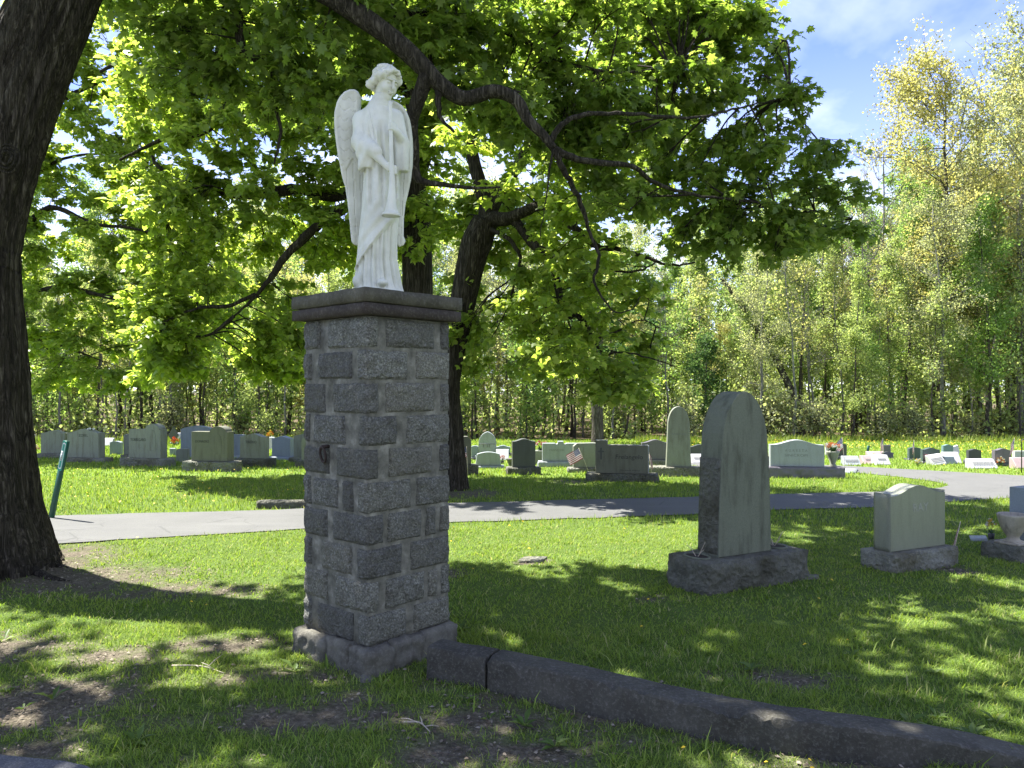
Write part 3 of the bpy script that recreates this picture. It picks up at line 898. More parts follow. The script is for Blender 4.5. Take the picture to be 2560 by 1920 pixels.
def cap(P, a, b, ra, rb):
    a, b = np.array(a), np.array(b); ba = b - a
    t = np.clip(((P - a) @ ba) / (ba @ ba), 0, 1)
    return np.linalg.norm(P - a - t[..., None] * ba, axis=-1) - (ra + (rb - ra) * t)
def ell(P, c, r, ax=None):
    q = P - np.array(c)
    if ax is not None: q = np.stack([q @ np.array(v) for v in ax], -1)
    r = np.array(r)
    k0 = np.linalg.norm(q / r, axis=-1); k1 = np.linalg.norm(q / r ** 2, axis=-1) + 1e-9
    return k0 * (k0 - 1) / k1
def poly_sd(x, z, poly):
    p = np.array(poly, float); n = len(p)
    d = np.full(x.shape, 1e9); ins = np.zeros(x.shape, bool)
    for i in range(n):
        a, b = p[i], p[(i + 1) % n]; e = b - a
        wx, wz = x - a[0], z - a[1]
        t = np.clip((wx * e[0] + wz * e[1]) / (e @ e + 1e-12), 0, 1)
        d = np.minimum(d, (wx - t * e[0]) ** 2 + (wz - t * e[1]) ** 2)
        if a[1] != b[1]:
            c = ((a[1] > z) != (b[1] > z)) & (x < (b[0] - a[0]) * (z - a[1]) / (b[1] - a[1]) + a[0]); ins ^= c
    d = np.sqrt(d)
    return np.where(ins, -d, d)
def sx(px): return (px - 942) / 370.0
def sz(py): return (745 - py) / 370.0
def nrm(v): v = np.array(v, float); return v / np.linalg.norm(v)
HD = np.array([.048, -.012, 1.452])
hf = nrm((.70, -.64, -.36)); hu = nrm(np.array([.06, 0, 1.0]) - hf * np.dot(hf, [.06, 0, 1.0])); hr = np.cross(hf, hu)
HA = (hr, hf, hu)
def hp(r, f, u): return HD + hr * r + hf * f + hu * u

def G_(P, k): return P[:, :, k:]
def body_field(P):
    P_all = P
    x, y, z = P[..., 0], P[..., 1], P[..., 2]
    # robe below the waist and torso: ellipse sections
    zs = [0, .05, .116, .243, .39, .61, .805, .95, 1.08, 1.17, 1.235, 1.29]
    cx = [.0, .0, -.008, -.012, -.006, .014, .016, .010, .0, -.008, -.010, .0]
    aw = [.165, .160, .150, .131, .126, .124, .118, .115, .122, .126, .105, .05]
    bw = [.155, .150, .140, .122, .122, .122, .108, .100, .105, .100, .08, .045]
    c = np.interp(z, zs, cx); a = np.interp(z, zs, aw); b = np.interp(z, zs, bw)
    rr = np.sqrt(((x - c) / a) ** 2 + (y / b) ** 2)
    d = (rr - 1) * np.minimum(a, b) * .92
    th = np.arctan2(y / b, (x - c) / a)
    front = np.clip(-np.sin(th) * 1.6 + .25, 0, 1)
    diag = z - (.195 + 1.24 * (x + .146))
    low = np.clip(-diag / .02, 0, 1) * front
    vf = np.sin(th * 15 + .6 * np.sin(z * 9)) * .5 + np.sin(th * 27 + 1.0) * .28
    amp = np.interp(z, [0, .12, .4, .7, .9], [.008, .016, .012, .008, .003])
    fold = low * (.010 - amp * vf) + (1 - front) * (-amp * vf)
    fold -= front * .013 * np.exp(-(diag / .016) ** 2) * (z < .56)
    up = np.clip(diag / .02, 0, 1) * front * (z < .75)
    fold -= up * .008 * np.sin(diag * 62 + x * 10) * np.exp(-np.clip(diag, 0, 1) / .16)
    # long vertical folds of the overdress, hip to chest
    mid = np.clip((z - .55) / .1, 0, 1) * np.clip((1.18 - z) / .1, 0, 1) * front
    fold -= mid * (.008 * np.sin(x * 95 + 1.2) + .004 * np.sin(x * 160 + z * 6))
    # collar lines from the shoulder to the breast
    for s_, o_ in ((1, -.062), (1, -.035)):
        ln = x - (o_ + (1.24 - z) * .22)
        fold -= .007 * np.exp(-(ln / .009) ** 2) * front * np.clip((z - .98) / .06, 0, 1) * np.clip((1.27 - z) / .03, 0, 1)
    d = d + fold
    d = np.maximum(d, z - 1.30)
    # flounced hem and the ground lump under the feet
    d = smin(d, ell(P, (.0, -.005, .0), (.178, .165, .075)) + .010 * (vnoise(P, 26, 4) - .5), .03)
    d = smin(d, ell(P, (-.125, -.07, .10), (.036, .045, .045)), .02)
    d = smin(d, ell(P, (.05, -.14, .08), (.035, .04, .025)), .015)
    full = d; zax = z[0, 0, :]
    a0, a1 = np.searchsorted(zax, .76), np.searchsorted(zax, 1.36)
    P, d = P[:, :, a0:a1], full[:, :, a0:a1]; x, y, z = P[..., 0], P[..., 1], P[..., 2]
    # neck, shoulders
    d = smin(d, cap(P, (-.002, .004, 1.20), (.026, -.004, 1.38), .060, .046), .045)
    d = smin(d, cap(P, (-.112, .0, 1.198), (-.01, .0, 1.245), .050, .056), .05)
    d = smin(d, cap(P, (.105, .0, 1.195), (.0, .0, 1.245), .048, .056), .05)
    # near arm: upper sleeve, forearm, wide hanging cuff
    d = smin(d, cap(P, (-.118, -.005, 1.185), (-.110, -.055, 1.02), .052, .056), .035)
    arm = cap(P, (-.112, -.06, 1.03), (-.01, -.13, .955), .060, .046)
    sl = cap(P, (-.085, -.085, .99), (-.078, -.082, .86), .052, .044)
    sl = smin(sl, cap(P, (-.03, -.12, .955), (-.045, -.10, .88), .042, .022), .04)
    sl = np.maximum(sl, -(z - (.838 + .25 * (x + .08))))
    sl = sl - .005 * np.sin((x * .8 - z * .5) * 95) 
    d = smin(d, smin(arm, sl, .03), .022)
    d = smin(d, cap(P, (-.015, -.13, .955), (.012, -.145, .935), .046, .04), .012)
    fore = cap(P, (.0, -.14, .925), (.080, -.165, .842), .031, .024)
    palm = ell(P, (.108, -.172, .823), (.034, .022, .028), (nrm((.8, -.2, -.55)), nrm((.2, .97, 0)), nrm((.55, .1, .8))))
    hand = smin(fore, palm, .018)
    for k in range(4):
        zz = .834 - k * .0145
        hand = smin(hand, cap(P, (.114, -.182, zz), (.142, -.187, zz - .006), .0095, .0085), .006)
        hand = smin(hand, cap(P, (.142, -.187, zz - .006), (.146, -.168, zz - .010), .0085, .007), .005)
    hand = smin(hand, cap(P, (.093, -.178, .842), (.123, -.196, .855), .011, .009), .008)
    d = smin(d, hand, .008)
    # far arm: sleeve falls straight, forearm rises to the pipe
    d = smin(d, cap(P, (.115, .0, 1.215), (.158, -.02, 1.03), .052, .050), .03)
    fs = cap(P, (.165, -.03, 1.02), (.165, -.03, .86), .050, .044)
    fs = np.maximum(fs, .835 + .06 * np.sin(x * 40) * .1 - z) - .004 * np.sin(x * 110)
    d = smin(d, fs, .025)
    far = cap(P, (.168, -.045, 1.035), (.136, -.13, 1.078), .036, .026)
    far = smin(far, ell(P, (.120, -.150, 1.095), (.022, .022, .034)), .015)
    for k in range(4):
        zz = 1.118 - k * .0145
        far = smin(far, cap(P, (.130, -.155, zz), (.112, -.180, zz + .002), .009, .008), .006)
        far = smin(far, cap(P, (.112, -.180, zz + .002), (.094, -.172, zz), .008, .0065), .005)
    far = smin(far, cap(P, (.124, -.148, 1.117), (.098, -.160, 1.137), .010, .0085), .008)
    d = smin(d, far, .010)
    full[:, :, a0:a1] = d
    h0 = np.searchsorted(zax, 1.28)
    P0, d = G_(P_all, h0), full[:, :, h0:]; P = P0
    d = smin(d, cap(P, (-.002, .004, 1.20), (.026, -.004, 1.38), .060, .046), .045)
    # head
    h = ell(P, hp(0, -.004, .018), (.072, .086, .084), HA)
    h = smin(h, ell(P, hp(0, .030, -.040), (.056, .058, .074), HA), .03)
    h = smin(h, ell(P, hp(0, .066, -.098), (.022, .020, .018), HA), .022)
    for s_ in (-1, 1):
        sock = ell(P, hp(s_ * .028, .094, -.002), (.021, .014, .012), HA)
        h = -smin(-h, sock, .012)
        h = smin(h, ell(P, hp(s_ * .028, .077, -.004), (.015, .011, .0085), HA), .004)
        h = smin(h, cap(P, hp(s_ * .012, .093, .016), hp(s_ * .045, .080, .014), .005, .005), .010)
        h = smin(h, ell(P, hp(s_ * .036, .062, -.044), (.020, .018, .022), HA), .02)
    h = smin(h, cap(P, hp(0, .090, .008), hp(0, .106, -.036), .0065, .0105), .010)
    h = smin(h, ell(P, hp(0, .094, -.060), (.020, .009, .0055), HA), .006)
    h = smin(h, ell(P, hp(0, .091, -.070), (.016, .009, .0058), HA), .006)
    full[:, :, h0:] = smin(d, h, .02)
    return full
def mesh_field(fn, lo, hi, h, name, mat):
    G = grid(lo, hi, h).astype(np.float32)
    V, Q = surface_nets(fn(G), np.array(lo, float), h)
    return mesh_np(name, V, Q, mat, True)
def statue_mat():
    t = NT('white_painted_stone'); v = t.coord()
    a = t.noise(v, 5, 6, .65); b = t.noise(v, 70, 3, .7); c = t.noise(t.mapping(v, (6, 6, 1)), 3, 4)
    col = t.ramp(a, [(.3, (.49, .49, .40, 1)), (.6, (.63, .63, .535, 1))])
    col = t.mix(t.ramp(c, [(.5, 0.0), (.78, .45)]), col, (.46, .44, .32, 1))
    sp = t.voronoi(v, 34)
    col = t.mix(t.ramp(sp, [(.05, .55), (.09, 0.0)]), col, (.30, .30, .27, 1))
    ao = t.n('ShaderNodeNewGeometry').outputs['Pointiness']      # dirt and fold shading painted dark into the carved creases
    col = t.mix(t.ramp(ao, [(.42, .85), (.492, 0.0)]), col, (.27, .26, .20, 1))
    t.principled(col, .62, t.math('ADD', b, t.math('MULTIPLY', a, 1.5)), .22, .004, .3)
    return t.m
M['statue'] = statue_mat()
SP = PC + (LD + RD) * (PW / 2); SP.z = zt + .167
SP.x += .01
st = empty('angel_statue', SP, 0, 'white stone angel with folded wings playing a long trumpet, on the pillar', 'statue')
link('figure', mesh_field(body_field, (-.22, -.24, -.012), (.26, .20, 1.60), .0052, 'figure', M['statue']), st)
def hair_field(P):
    h = ell(P, hp(0, -.010, .030), (.086, .098, .084), HA)
    h = smin(h, ell(P, hp(0, -.070, -.040), (.062, .044, .046), HA), .03)
    for s_ in (-1, 1):
        h = smin(h, cap(P, hp(s_ * .078, .035, .025), hp(s_ * .078, -.05, -.050), .024, .030), .02)
        h = smin(h, cap(P, hp(s_ * .02, .082, .072), hp(s_ * .074, .045, .030), .018, .022), .018)
    cut = ell(P, hp(0, .105, -.040), (.068, .088, .100), HA)
    h = -smin(-h, cut, .012)
    q = P - HD
    r = q @ hr; f = q @ hf; u = q @ hu
    ang = np.arctan2(r, f)
    h = h + .0028 * np.sin(u * 150 + 4.5 * np.sin(ang * 3 + u * 20)) + .0022 * np.sin(ang * 17 + u * 60)
    # a narrow fillet binding the hair
    h = h + .004 * np.exp(-((u - .062 + .2 * f) / .006) ** 2)
    return h
link('hair', mesh_field(hair_field, (-.14, -.16, 1.30), (.20, .14, 1.60), .0045, 'hair', M['statue']), st)
LW = [(878, 217), (866, 219), (854, 227), (843, 241), (836, 257), (831, 280), (830, 303), (831, 330), (834, 357), (839, 395), (845, 430), (849, 448), (854, 465), (859, 500), (863, 537), (866, 570), (869, 601), (874, 608), (881, 611), (890, 607), (896, 590), (902, 560), (910, 500), (914, 440), (914, 340), (908, 300), (896, 285), (889, 267), (890, 250), (891, 232), (886, 221)]
RW = [(970, 240), (985, 246), (996, 253), (1006, 265), (1013, 282), (1017, 303), (1020, 330), (1021, 357), (1020, 400), (1016, 440), (1010, 470), (1003, 500), (999, 540), (999, 583), (1004, 597), (999, 608), (988, 613), (972, 600), (955, 500), (945, 400), (945, 300), (955, 250)]
def wing_field(poly, yc0, curl, cxp, flip):
    pp = [(sx(a), sz(b)) for a, b in poly]
    def fn(P):
        x, y, z = P[..., 0], P[..., 1], P[..., 2]
        d2 = poly_sd(x[:, 0, :], z[:, 0, :], pp)[:, None, :] + 0 * y
        yc = yc0 + curl * (x - cxp) + .02 * np.sin((z - .4) * 3)
        tt = np.interp(z, [.35, .6, 1.0, 1.42], [.020, .026, .034, .030])
        u = (x - cxp) * flip
        # coverts above, long pinions below, stepped tips at the foot
        step = .92 + .04 * np.sin(x * 60)
        pin = np.clip((step - z) / .01, 0, 1)
        tt = tt - .008 * pin
        tt = tt - pin * .0045 * (np.abs(np.sin(u * 75 + z * 3.0)) < .16)
        cov = 1 - pin
        tt = tt - cov * .0035 * (np.abs(np.sin(z * 46 + np.abs(np.sin(u * 55)) * 1.2)) < .2) * (d2 < -.02)
        rim = np.exp(-((d2 + .016) / .012) ** 2) * (z > .9)
        tt = tt + .007 * rim
        for zt_ in (.50, .44):
            zl = zt_ - .012 * np.abs(np.sin(u * 60))
            tt = tt - .004 * np.exp(-((z - zl) / .004) ** 2)
        q = np.stack([np.maximum(d2 + .014, 0), np.maximum(np.abs(y - yc) - tt + .014, 0)], -1)
        return np.linalg.norm(q, axis=-1) + np.minimum(np.maximum(d2 + .014, np.abs(y - yc) - tt + .014), 0) - .014
    return fn
link('wing', mesh_field(wing_field(LW, .085, .45, -.15, 1), (-.33, -.06, .33), (-.05, .22, 1.46), .005, 'wing', M['statue']), st)
link('wing', mesh_field(wing_field(RW, .10, .15, .12, -1), (-.02, .0, .33), (.24, .20, 1.40), .005, 'wing', M['statue']), st)
tp = curve_pts([(.104, -.150, 1.265), (.108, -.165, 1.10), (.118, -.190, .85), (.122, -.196, .70), (.116, -.192, .55), (.1145, -.191, .516), (.1145, -.191, .510), (.115, -.191, .55)], 40)
tz = tp[:, 2].copy(); 
tr = np.interp(-tz, [-1.265, -1.245, -1.235, -1.15, -.85, -.69, -.59, -.535, -.516, -.510], [.016, .0155, .0115, .0125, .0145, .021, .030, .043, .060, .061])
tr[-4:] = np.linspace(.055, .012, 4)
V, Fq = tube(tp, tr, 20)
link('trumpet', mesh_np('trumpet', V, Fq, M['statue'], True), st)
# ------------------------------------------------------------------ headstones
def prof(shape, w, h):
    """outline of a tablet in its own plane, from bottom left round to bottom right over the top"""
    a = w / 2; n = 22
    if shape == 'flat': return [(-a, 0), (-a, h), (a, h), (a, 0)]
    if shape == 'serp':
        dz = min(.11 * w, .10); u = np.linspace(-1, 1, n)
        return [(-a, 0)] + [(a * t, h - dz * (1 - math.cos(math.pi * min(1, abs(t) * 1.08))) / 2) for t in u] + [(a, 0)]
    if shape == 'arc':
        dz = .10 * w; u = np.linspace(-1, 1, n)
        return [(-a, 0)] + [(a * t, h - dz * t * t) for t in u] + [(a, 0)]
    if shape == 'round':
        zc = h - a * .95; u = np.linspace(math.pi, 0, n)
        return [(-a, 0)] + [(a * math.cos(t), zc + a * .95 * math.sin(t)) for t in u] + [(a, 0)]
    if shape == 'gothic':
        rise = min(.95 * w, h * .5); zc = h - rise; u = np.linspace(0, 1, 12)
        L = [(-a * (1 - t ** 1.9), zc + rise * (1 - (1 - t) ** 1.35 * (1 - t * .15))) for t in u]
        return [(-a, 0)] + L + [(-x, z) for x, z in reversed(L[:-1])] + [(a, 0)]
    if shape == 'gothic_taper':
        rise = .74 * w; zc = h - rise; u = np.linspace(0, 1, 14); b = a * .86
        L = [(-b * math.cos(t * math.pi / 2) ** .92, zc + rise * math.sin(t * math.pi / 2) ** 1.08) for t in u]
        return [(-a, 0), (-a * .93, zc * .5)] + L + [(-x, z) for x, z in reversed(L[:-1])] + [(a * .93, zc * .5), (a, 0)]
    if shape == 'obelisk':       # tall slab narrowing to a bluntly pointed round head
        zc = h * .70; b = a * .86; u = np.linspace(0, 1, 12)
        L = [(-b * (1 - t ** 1.5), zc + (h - zc) * (1 - (1 - t) ** 1.75)) for t in u]
        return [(-a, 0), (-a * .97, h * .25)] + L + [(-x, z) for x, z in reversed(L[:-1])] + [(a * .97, h * .25), (a, 0)]
    if shape == 'shoulder':      # square tablet with a round lobe rising at the right
        zs = h * .84; c = a * .46; r = a * .44; u = np.linspace(math.pi, 0, 16)
        return [(-a, 0), (-a, zs)] + [(c + r * math.cos(t), zs + (h - zs) * math.sin(t)) for t in u] + [(a, zs), (a, 0)]
    if shape == 'column':        # raised post at the left end
        zs = h * .86
        return [(-a, 0), (-a, h), (-a + w * .225, h), (-a + w * .225, zs), (a, zs), (a, 0)]
    if shape == 'notch':
        zs = h * .90
        return [(-a, 0), (-a, zs), (-.30 * a, zs * 1.0), (-.22 * a, zs * .95), (-.14 * a, zs * .97), (-.12 * a, h), (.18 * a, h), (.20 * a, zs * .97), (.28 * a, zs * .95), (.36 * a, zs), (a, zs), (a, 0)]
    if shape == 'hip': return [(-a, 0), (-a, h * .9), (-a * .72, h), (a * .72, h), (a, h * .86), (a, 0)]
    if shape == 'hipl': return [(-a, 0), (-a, h * .86), (-a * .72, h * .985), (a * .6, h), (a, h * .99), (a, 0)]
    if shape == 'taper':
        dz = .16 * h; u = np.linspace(-1, 1, n)
        return [(-a, 0)] + [(a * .88 * t, h - dz * t * t) for t in u] + [(a, 0)]
    if shape == 'diamond': return [(-a * .12, 0), (-a, h * .42), (0, h), (a, h * .42), (a * .12, 0)]
    if shape == 'tilt': return [(-a, 0), (-a * .97, h * .78), (a * .93, h), (a, h * .25)]
    return prof('flat', w, h)
def slab_mesh(name, pr, t, mat, bev=.008, lean=0.0):
    """tablet of thickness t with eased edges; front at -y"""
    p = np.array(pr); c = np.array([0, p[:, 1].mean()])
    size = np.abs(p - c).max(0) + 1e-6
    ins = c + (p - c) * (1 - bev / size)
    n = len(p)
    layers = [(ins, -t / 2), (p, -t / 2 + bev), (p, t / 2 - bev), (ins, t / 2)]
    V = np.concatenate([np.column_stack([q[:, 0], np.full(n, y) + lean * q[:, 1], q[:, 1]]) for q, y in layers])
    bm = bmesh.new()
    vs = [bm.verts.new(v) for v in V]
    for L in range(3):
        for i in range(n):
            j = (i + 1) % n
            bm.faces.new((vs[L * n + i], vs[(L + 1) * n + i], vs[(L + 1) * n + j], vs[L * n + j]))
    bm.faces.new(vs[:n]); bm.faces.new(list(reversed(vs[3 * n:])))
    bmesh.ops.recalc_face_normals(bm, faces=bm.faces)
    me = bpy.data.meshes.new(name); bm.to_mesh(me); bm.free(); me.materials.append(mat)
    return me
def wedge_mesh(name, w, h, dbot, dtop, mat, skew=0.0):
    """slant marker: sloping face, square back"""
    a = w / 2; lip = h * .18
    sec = [(-dbot / 2, 0), (-dbot / 2, lip), (dbot / 2 - dtop, h), (dbot / 2, h), (dbot / 2, 0)]
    V = [(-a, y, z) for y, z in sec] + [(a, y, z + skew) for y, z in sec]
    bm = bmesh.new(); vs = [bm.verts.new(v) for v in V]
    for i in range(5):
        j = (i + 1) % 5; bm.faces.new((vs[i], vs[j], vs[5 + j], vs[5 + i]))
    bm.faces.new(vs[:5]); bm.faces.new(vs[5:])
    bmesh.ops.recalc_face_normals(bm, faces=bm.faces)
    bmesh.ops.bevel(bm, geom=bm.edges[:], offset=min(.008, h * .06), segments=1, affect='EDGES')
    me = bpy.data.meshes.new(name); bm.to_mesh(me); bm.free(); me.materials.append(mat)
    return me
def text_mesh(s, size, mat, width=None, spacing=1.0, shear=0.0):
    cu = bpy.data.curves.new('inscription', 'FONT'); cu.body = s; cu.size = size; cu.align_x = 'CENTER'; cu.align_y = 'CENTER'
    cu.extrude = .0015; cu.space_character = spacing; cu.shear = shear; cu.resolution_u = 3; cu.space_line = .95
    ob = bpy.data.objects.new('inscription', cu)
    COL.objects.link(ob)
    dg = bpy.context.evaluated_depsgraph_get()
    me = bpy.data.meshes.new_from_object(ob.evaluated_get(dg))
    bpy.data.objects.remove(ob); bpy.data.curves.remove(cu)
    me.materials.clear(); me.materials.append(mat)
    if width:
        co = np.zeros(len(me.vertices) * 3, np.float32); me.vertices.foreach_get('co', co); co = co.reshape(-1, 3)
        sw = width / max(1e-6, np.ptp(co[:, 0]))
        co[:, 0] *= sw
        me.vertices.foreach_set('co', co.ravel()); me.update()
    return me
def carve(parent, s, x, z, size, y, mat, width=None, spacing=1.0, shear=0.0):
    link('inscription', text_mesh(s, size, M[mat], width, spacing, shear), parent, (x, y, z), (math.radians(90), 0, 0))
seed_n = 200
def headstone(label, px0, px1, top, bot, base, shape, mat, yaw=0, thick=.2, bmat='rockface', text=None, name='headstone', group=None, rough=.014):
    """tablet pixel box, base pixel box (x0, x1, bottom); stands where its base meets the ground"""
    global seed_n
    seed_n += 7
    bx0, bx1, bb = base if base else (px0, px1, bot)
    g = gp((bx0 + bx1) / 2, bb); d = g.y; m = d / F
    side = thick * abs(g.x) / d / d * F                     # how much of the end face the camera sees
    if g.x < 0: px1 -= side; bx1 -= side
    else: px0 += side; bx0 += side
    cb = (bx0 + bx1) / 2
    g.x = (cb - 1280) * m
    bd = thick + (.14 if base else 0)
    yw = math.radians(yaw)
    root = empty(name, g + Vector((math.sin(-yw) * bd / 2, math.cos(yw) * bd / 2, 0)), yw, label, 'headstone', group)
    zb_ = 0
    fs = 1 / max(.6, math.cos(yw))
    if base:
        bh = (bb - bot) * m; bw_ = (bx1 - bx0) * m * fs
        V, Q = rough_box(-bw_ / 2, bw_ / 2, -bd / 2, bd / 2, -.08, bh, .035, rough * 3.4, .008, seed_n, 'xXyY', 12, .006)
        me = mesh_np('base', V, Q, M[bmat], False)
        link('base', me, root)
        zb_ = bh + .001
    else: zb_ = -.03
    w = (px1 - px0) * m * fs; h = (bot - top) * m + (.03 if not base else 0)
    xo = ((px0 + px1) / 2 - cb) * m
    tb = link('tablet', slab_mesh('tablet', prof(shape, w, h), thick, M[mat]), root, (xo, 0, zb_))
    yf = -thick / 2 - .0008
    if text:
        for (s, fx, fz, fsz, fw, lm, *ex) in text:
            carve(tb, s, fx * w, fz * h, fsz * h, yf, lm, fw * w if fw else None, *(ex or ()))
    return root, tb, w, h, m
def worn_lines(w, h, mat):
    """engraving too worn and far to read: rows of short cuts"""
    mb = MB(); rnd = random.Random(int(w * 1e4))
    for r in range(3):
        x = -w / 2
        while x < w / 2 - .01:
            l = min(w * rnd.uniform(.06, .14), w / 2 - x); z = (r - 1) * h * .42
            V, Q = box_vf(x, x + l * .8, z - h * .12, z + h * .12, 0, .0015); mb.add(V[:, [0, 1, 2]], Q); x += l
    return mb.mesh('inscription', mat)
def marker(label, px0, px1, top, bot, kind, mat, yaw=0, text=None, cat='grave marker', name='grave_marker', tilt=0):
    g = gp((px0 + px1) / 2, bot); m = g.y / F
    w = (px1 - px0) * m; h = (bot - top) * m
    root = empty(name, g + Vector((0, .15, 0)), math.radians(yaw), label, cat)
    me = wedge_mesh('tablet', w, h + .03, .30, .10, M[mat]) if kind == 'slant' else slab_mesh('tablet', prof(kind, w, h + .03), .10, M[mat], .008, .35)
    o = link('tablet', me, root, (0, 0, -.03), (0, math.radians(tilt), 0))
    if text:
        for (s, fx, fz, fsz, fw, lm) in text:
            t_ = text_mesh(s, fsz * h, M[lm], fw * w) if s != '=' else worn_lines(fw * w, fsz * h, M[lm])
            yy = -.15 + (fz - .18) / .82 * .20 - .006 if kind == 'slant' else -.05 + .35 * fz * h - .003
            link('inscription', t_, o, (fx * w, yy, fz * h + .03), (math.radians(90) - (math.atan2(.2, h * .82) if kind == 'slant' else math.atan(.35)), 0, 0))
    return root

# --- the two stones on the right of the lawn, placed by their corners
def big_stone(label, corner, yaw, length, depth, bh, tx, tw, tt, th, shape, mat, bmat, seed, name='headstone', brough=.02):
    """corner = near bottom corner of the base; length runs to the right and back"""
    root = empty(name, corner, yaw, label, 'headstone')
    V, Q = rough_box(0, length, 0, depth, -.1, bh, .03, brough * 3.2, .008, seed, 'xXyY', 10, .008)
    b = link('base', mesh_np('base', V, Q, M[bmat], False), root)
    tb = link('tablet', slab_mesh('tablet', prof(shape, tw, th), tt, M[mat], .006), root, (tx + tw / 2, depth / 2, bh + .001))
    return root, b, tb
c0 = Vector((1.63, 6.38, 0)); y0 = math.atan2(.47, .88)
root, b, tb = big_stone('tall mossy grey granite stone with pointed round top, nearest on the right lawn', c0, y0, 1.23, .50, .272, .245, .64, .265, 1.445, 'obelisk', 'g_big', 'rockdark', 301, brough=.026)
# rough-hewn lower end faces, smooth above
for sgn, nm in ((-1, 'hewn_end'), (1, 'hewn_end')):
    x_ = sgn * .32
    V, Q = rough_box(min(x_, x_ + sgn * -.03), max(x_, x_ + sgn * -.03), -.128, .128, .02, .86, .04, .016, .004, 320 + sgn, 'x' if sgn < 0 else 'X', 16, .004)
    V[:, 0] += -sgn * V[:, 2] * .030 + sgn * .006
    link(nm, mesh_np(nm, V, Q, M['rockdark'], False), tb)
# planting wells either side of the tablet
for xw, nm in ((.125, 1), (1.055, 2)):
    th = np.linspace(0, 2 * math.pi, 29)
    rimc = [(xw + .088 * math.cos(t), .25 + .13 * math.sin(t), .276) for t in th]
    mbw = MB(); mbw.add(*tube(rimc, .012, 6, False))
    link('planting_well', mbw.mesh('planting_well', M['g_big'], True), root)
    ring = [(xw, .25, .2775)] + [(xw + .084 * math.cos(t), .25 + .125 * math.sin(t), .2765) for t in th[:-1]]
    T = [(0, i + 1, (i + 1) % 28 + 1) for i in range(28)]
    link('soil', mesh_np('soil', np.array(ring), np.array(T), M['soil']), root)
for xw, nst, lb in ((1.055, 6, 'dry pale plant stems in the right-hand well of the tall mossy stone'), (.125, 3, 'few dry stems in the left-hand well of the tall mossy stone')):
    tw = MB()
    for k in range(nst):
        a = k * 2.4
        p0 = np.array([.012 * math.cos(a), .015 * math.sin(a), 0]); p1 = p0 + np.array([.07 * math.cos(a), .08 * math.sin(a), .05 + .09 * (k % 3) / 2])
        tw.add(*tube([(0, 0, -.005), p0, (p0 + p1) / 2 + [.006, 0, .01], p1], [.005, .004, .0035, .002], 5))
    link('dead_stems', tw.mesh('dead_stems', M['twig_dry'], True), None, Matrix.Translation(c0) @ Matrix.Rotation(y0, 4, 'Z') @ Vector((xw, .25, .277)), (0, 0, y0), lb, 'dead plant', kind='stuff' if False else None)

c1 = Vector((3.583, 7.15, 0)); y1 = math.atan2(.41, .857)
root, b, tb = big_stone('grey polished stone with wavy top and faint letters RAY, right of the tall mossy stone', c1, y1, .95, .36, .178, .075, .80, .19, .62, 'serp', 'g_ray', 'rockface', 341)
carve(tb, 'RAY', .03, .40, .115, -.0958, 'letter_ray', .22, 1.0)
V, Q = rough_box(-.403, -.38, -.09, .09, .0, .555, .022, .010, .004, 351, 'x', 40, .002)
link('pitched_end', mesh_np('pitched_end', V, Q, M['g_ray'], False), tb)
V, Q = rough_box(.38, .403, -.09, .09, .0, .555, .022, .010, .004, 352, 'X', 40, .002)
link('pitched_end', mesh_np('pitched_end', V, Q, M['g_ray'], False), tb)
c2 = Vector((5.08, 7.6, 0))
root2, b, tb2 = big_stone('plain grey square-topped stone cut by the right edge, behind the urn', c2, y1, 1.35, .40, .15, .32, .75, .2, .56, 'flat', 'g_blue', 'rockdark', 361)

def lathe(pr, n=36):
    th = np.arange(n) / n * 2 * math.pi
    P = np.array(pr); V = np.stack([P[:, None, 0] * np.cos(th), P[:, None, 0] * np.sin(th), P[:, None, 1] + 0 * th], -1).reshape(-1, 3)
    m = len(P); i = np.arange(m - 1)[:, None] * n; j = np.arange(n)[None, :]; k = (j + 1) % n
    return V, np.stack([i + j, i + k, i + n + k, i + n + j], -1).reshape(-1, 4)
M['urn'] = concrete('urn_stone', (.20, .175, .13, 1), (.42, .38, .31, 1), .3)
uc = Matrix.Translation(c2) @ Matrix.Rotation(y1, 4, 'Z') @ Vector((.155, .16, .152))
ur = empty('stone_urn', uc, y1, 'weathered beige stone garden urn standing on a rough base at the right edge', 'urn')
V, Q = box_vf(-.12, .12, -.12, .12, 0, .022)
link('plinth', mesh_np('plinth', V, Q, M['urn']), ur)
V, Q = lathe([(0, .022), (.095, .022), (.09, .034), (.062, .045), (.055, .07), (.075, .10), (.105, .15), (.128, .21), (.14, .265), (.146, .285), (.146, .30), (.136, .306), (.122, .300), (.118, .27), (0, .265)])
link('bowl', mesh_np('bowl', V, Q, M['urn'], True), ur)
V, Q = lathe([(0, .272), (.118, .270)]); link('soil', mesh_np('soil', V, Q, M['soil']), ur)

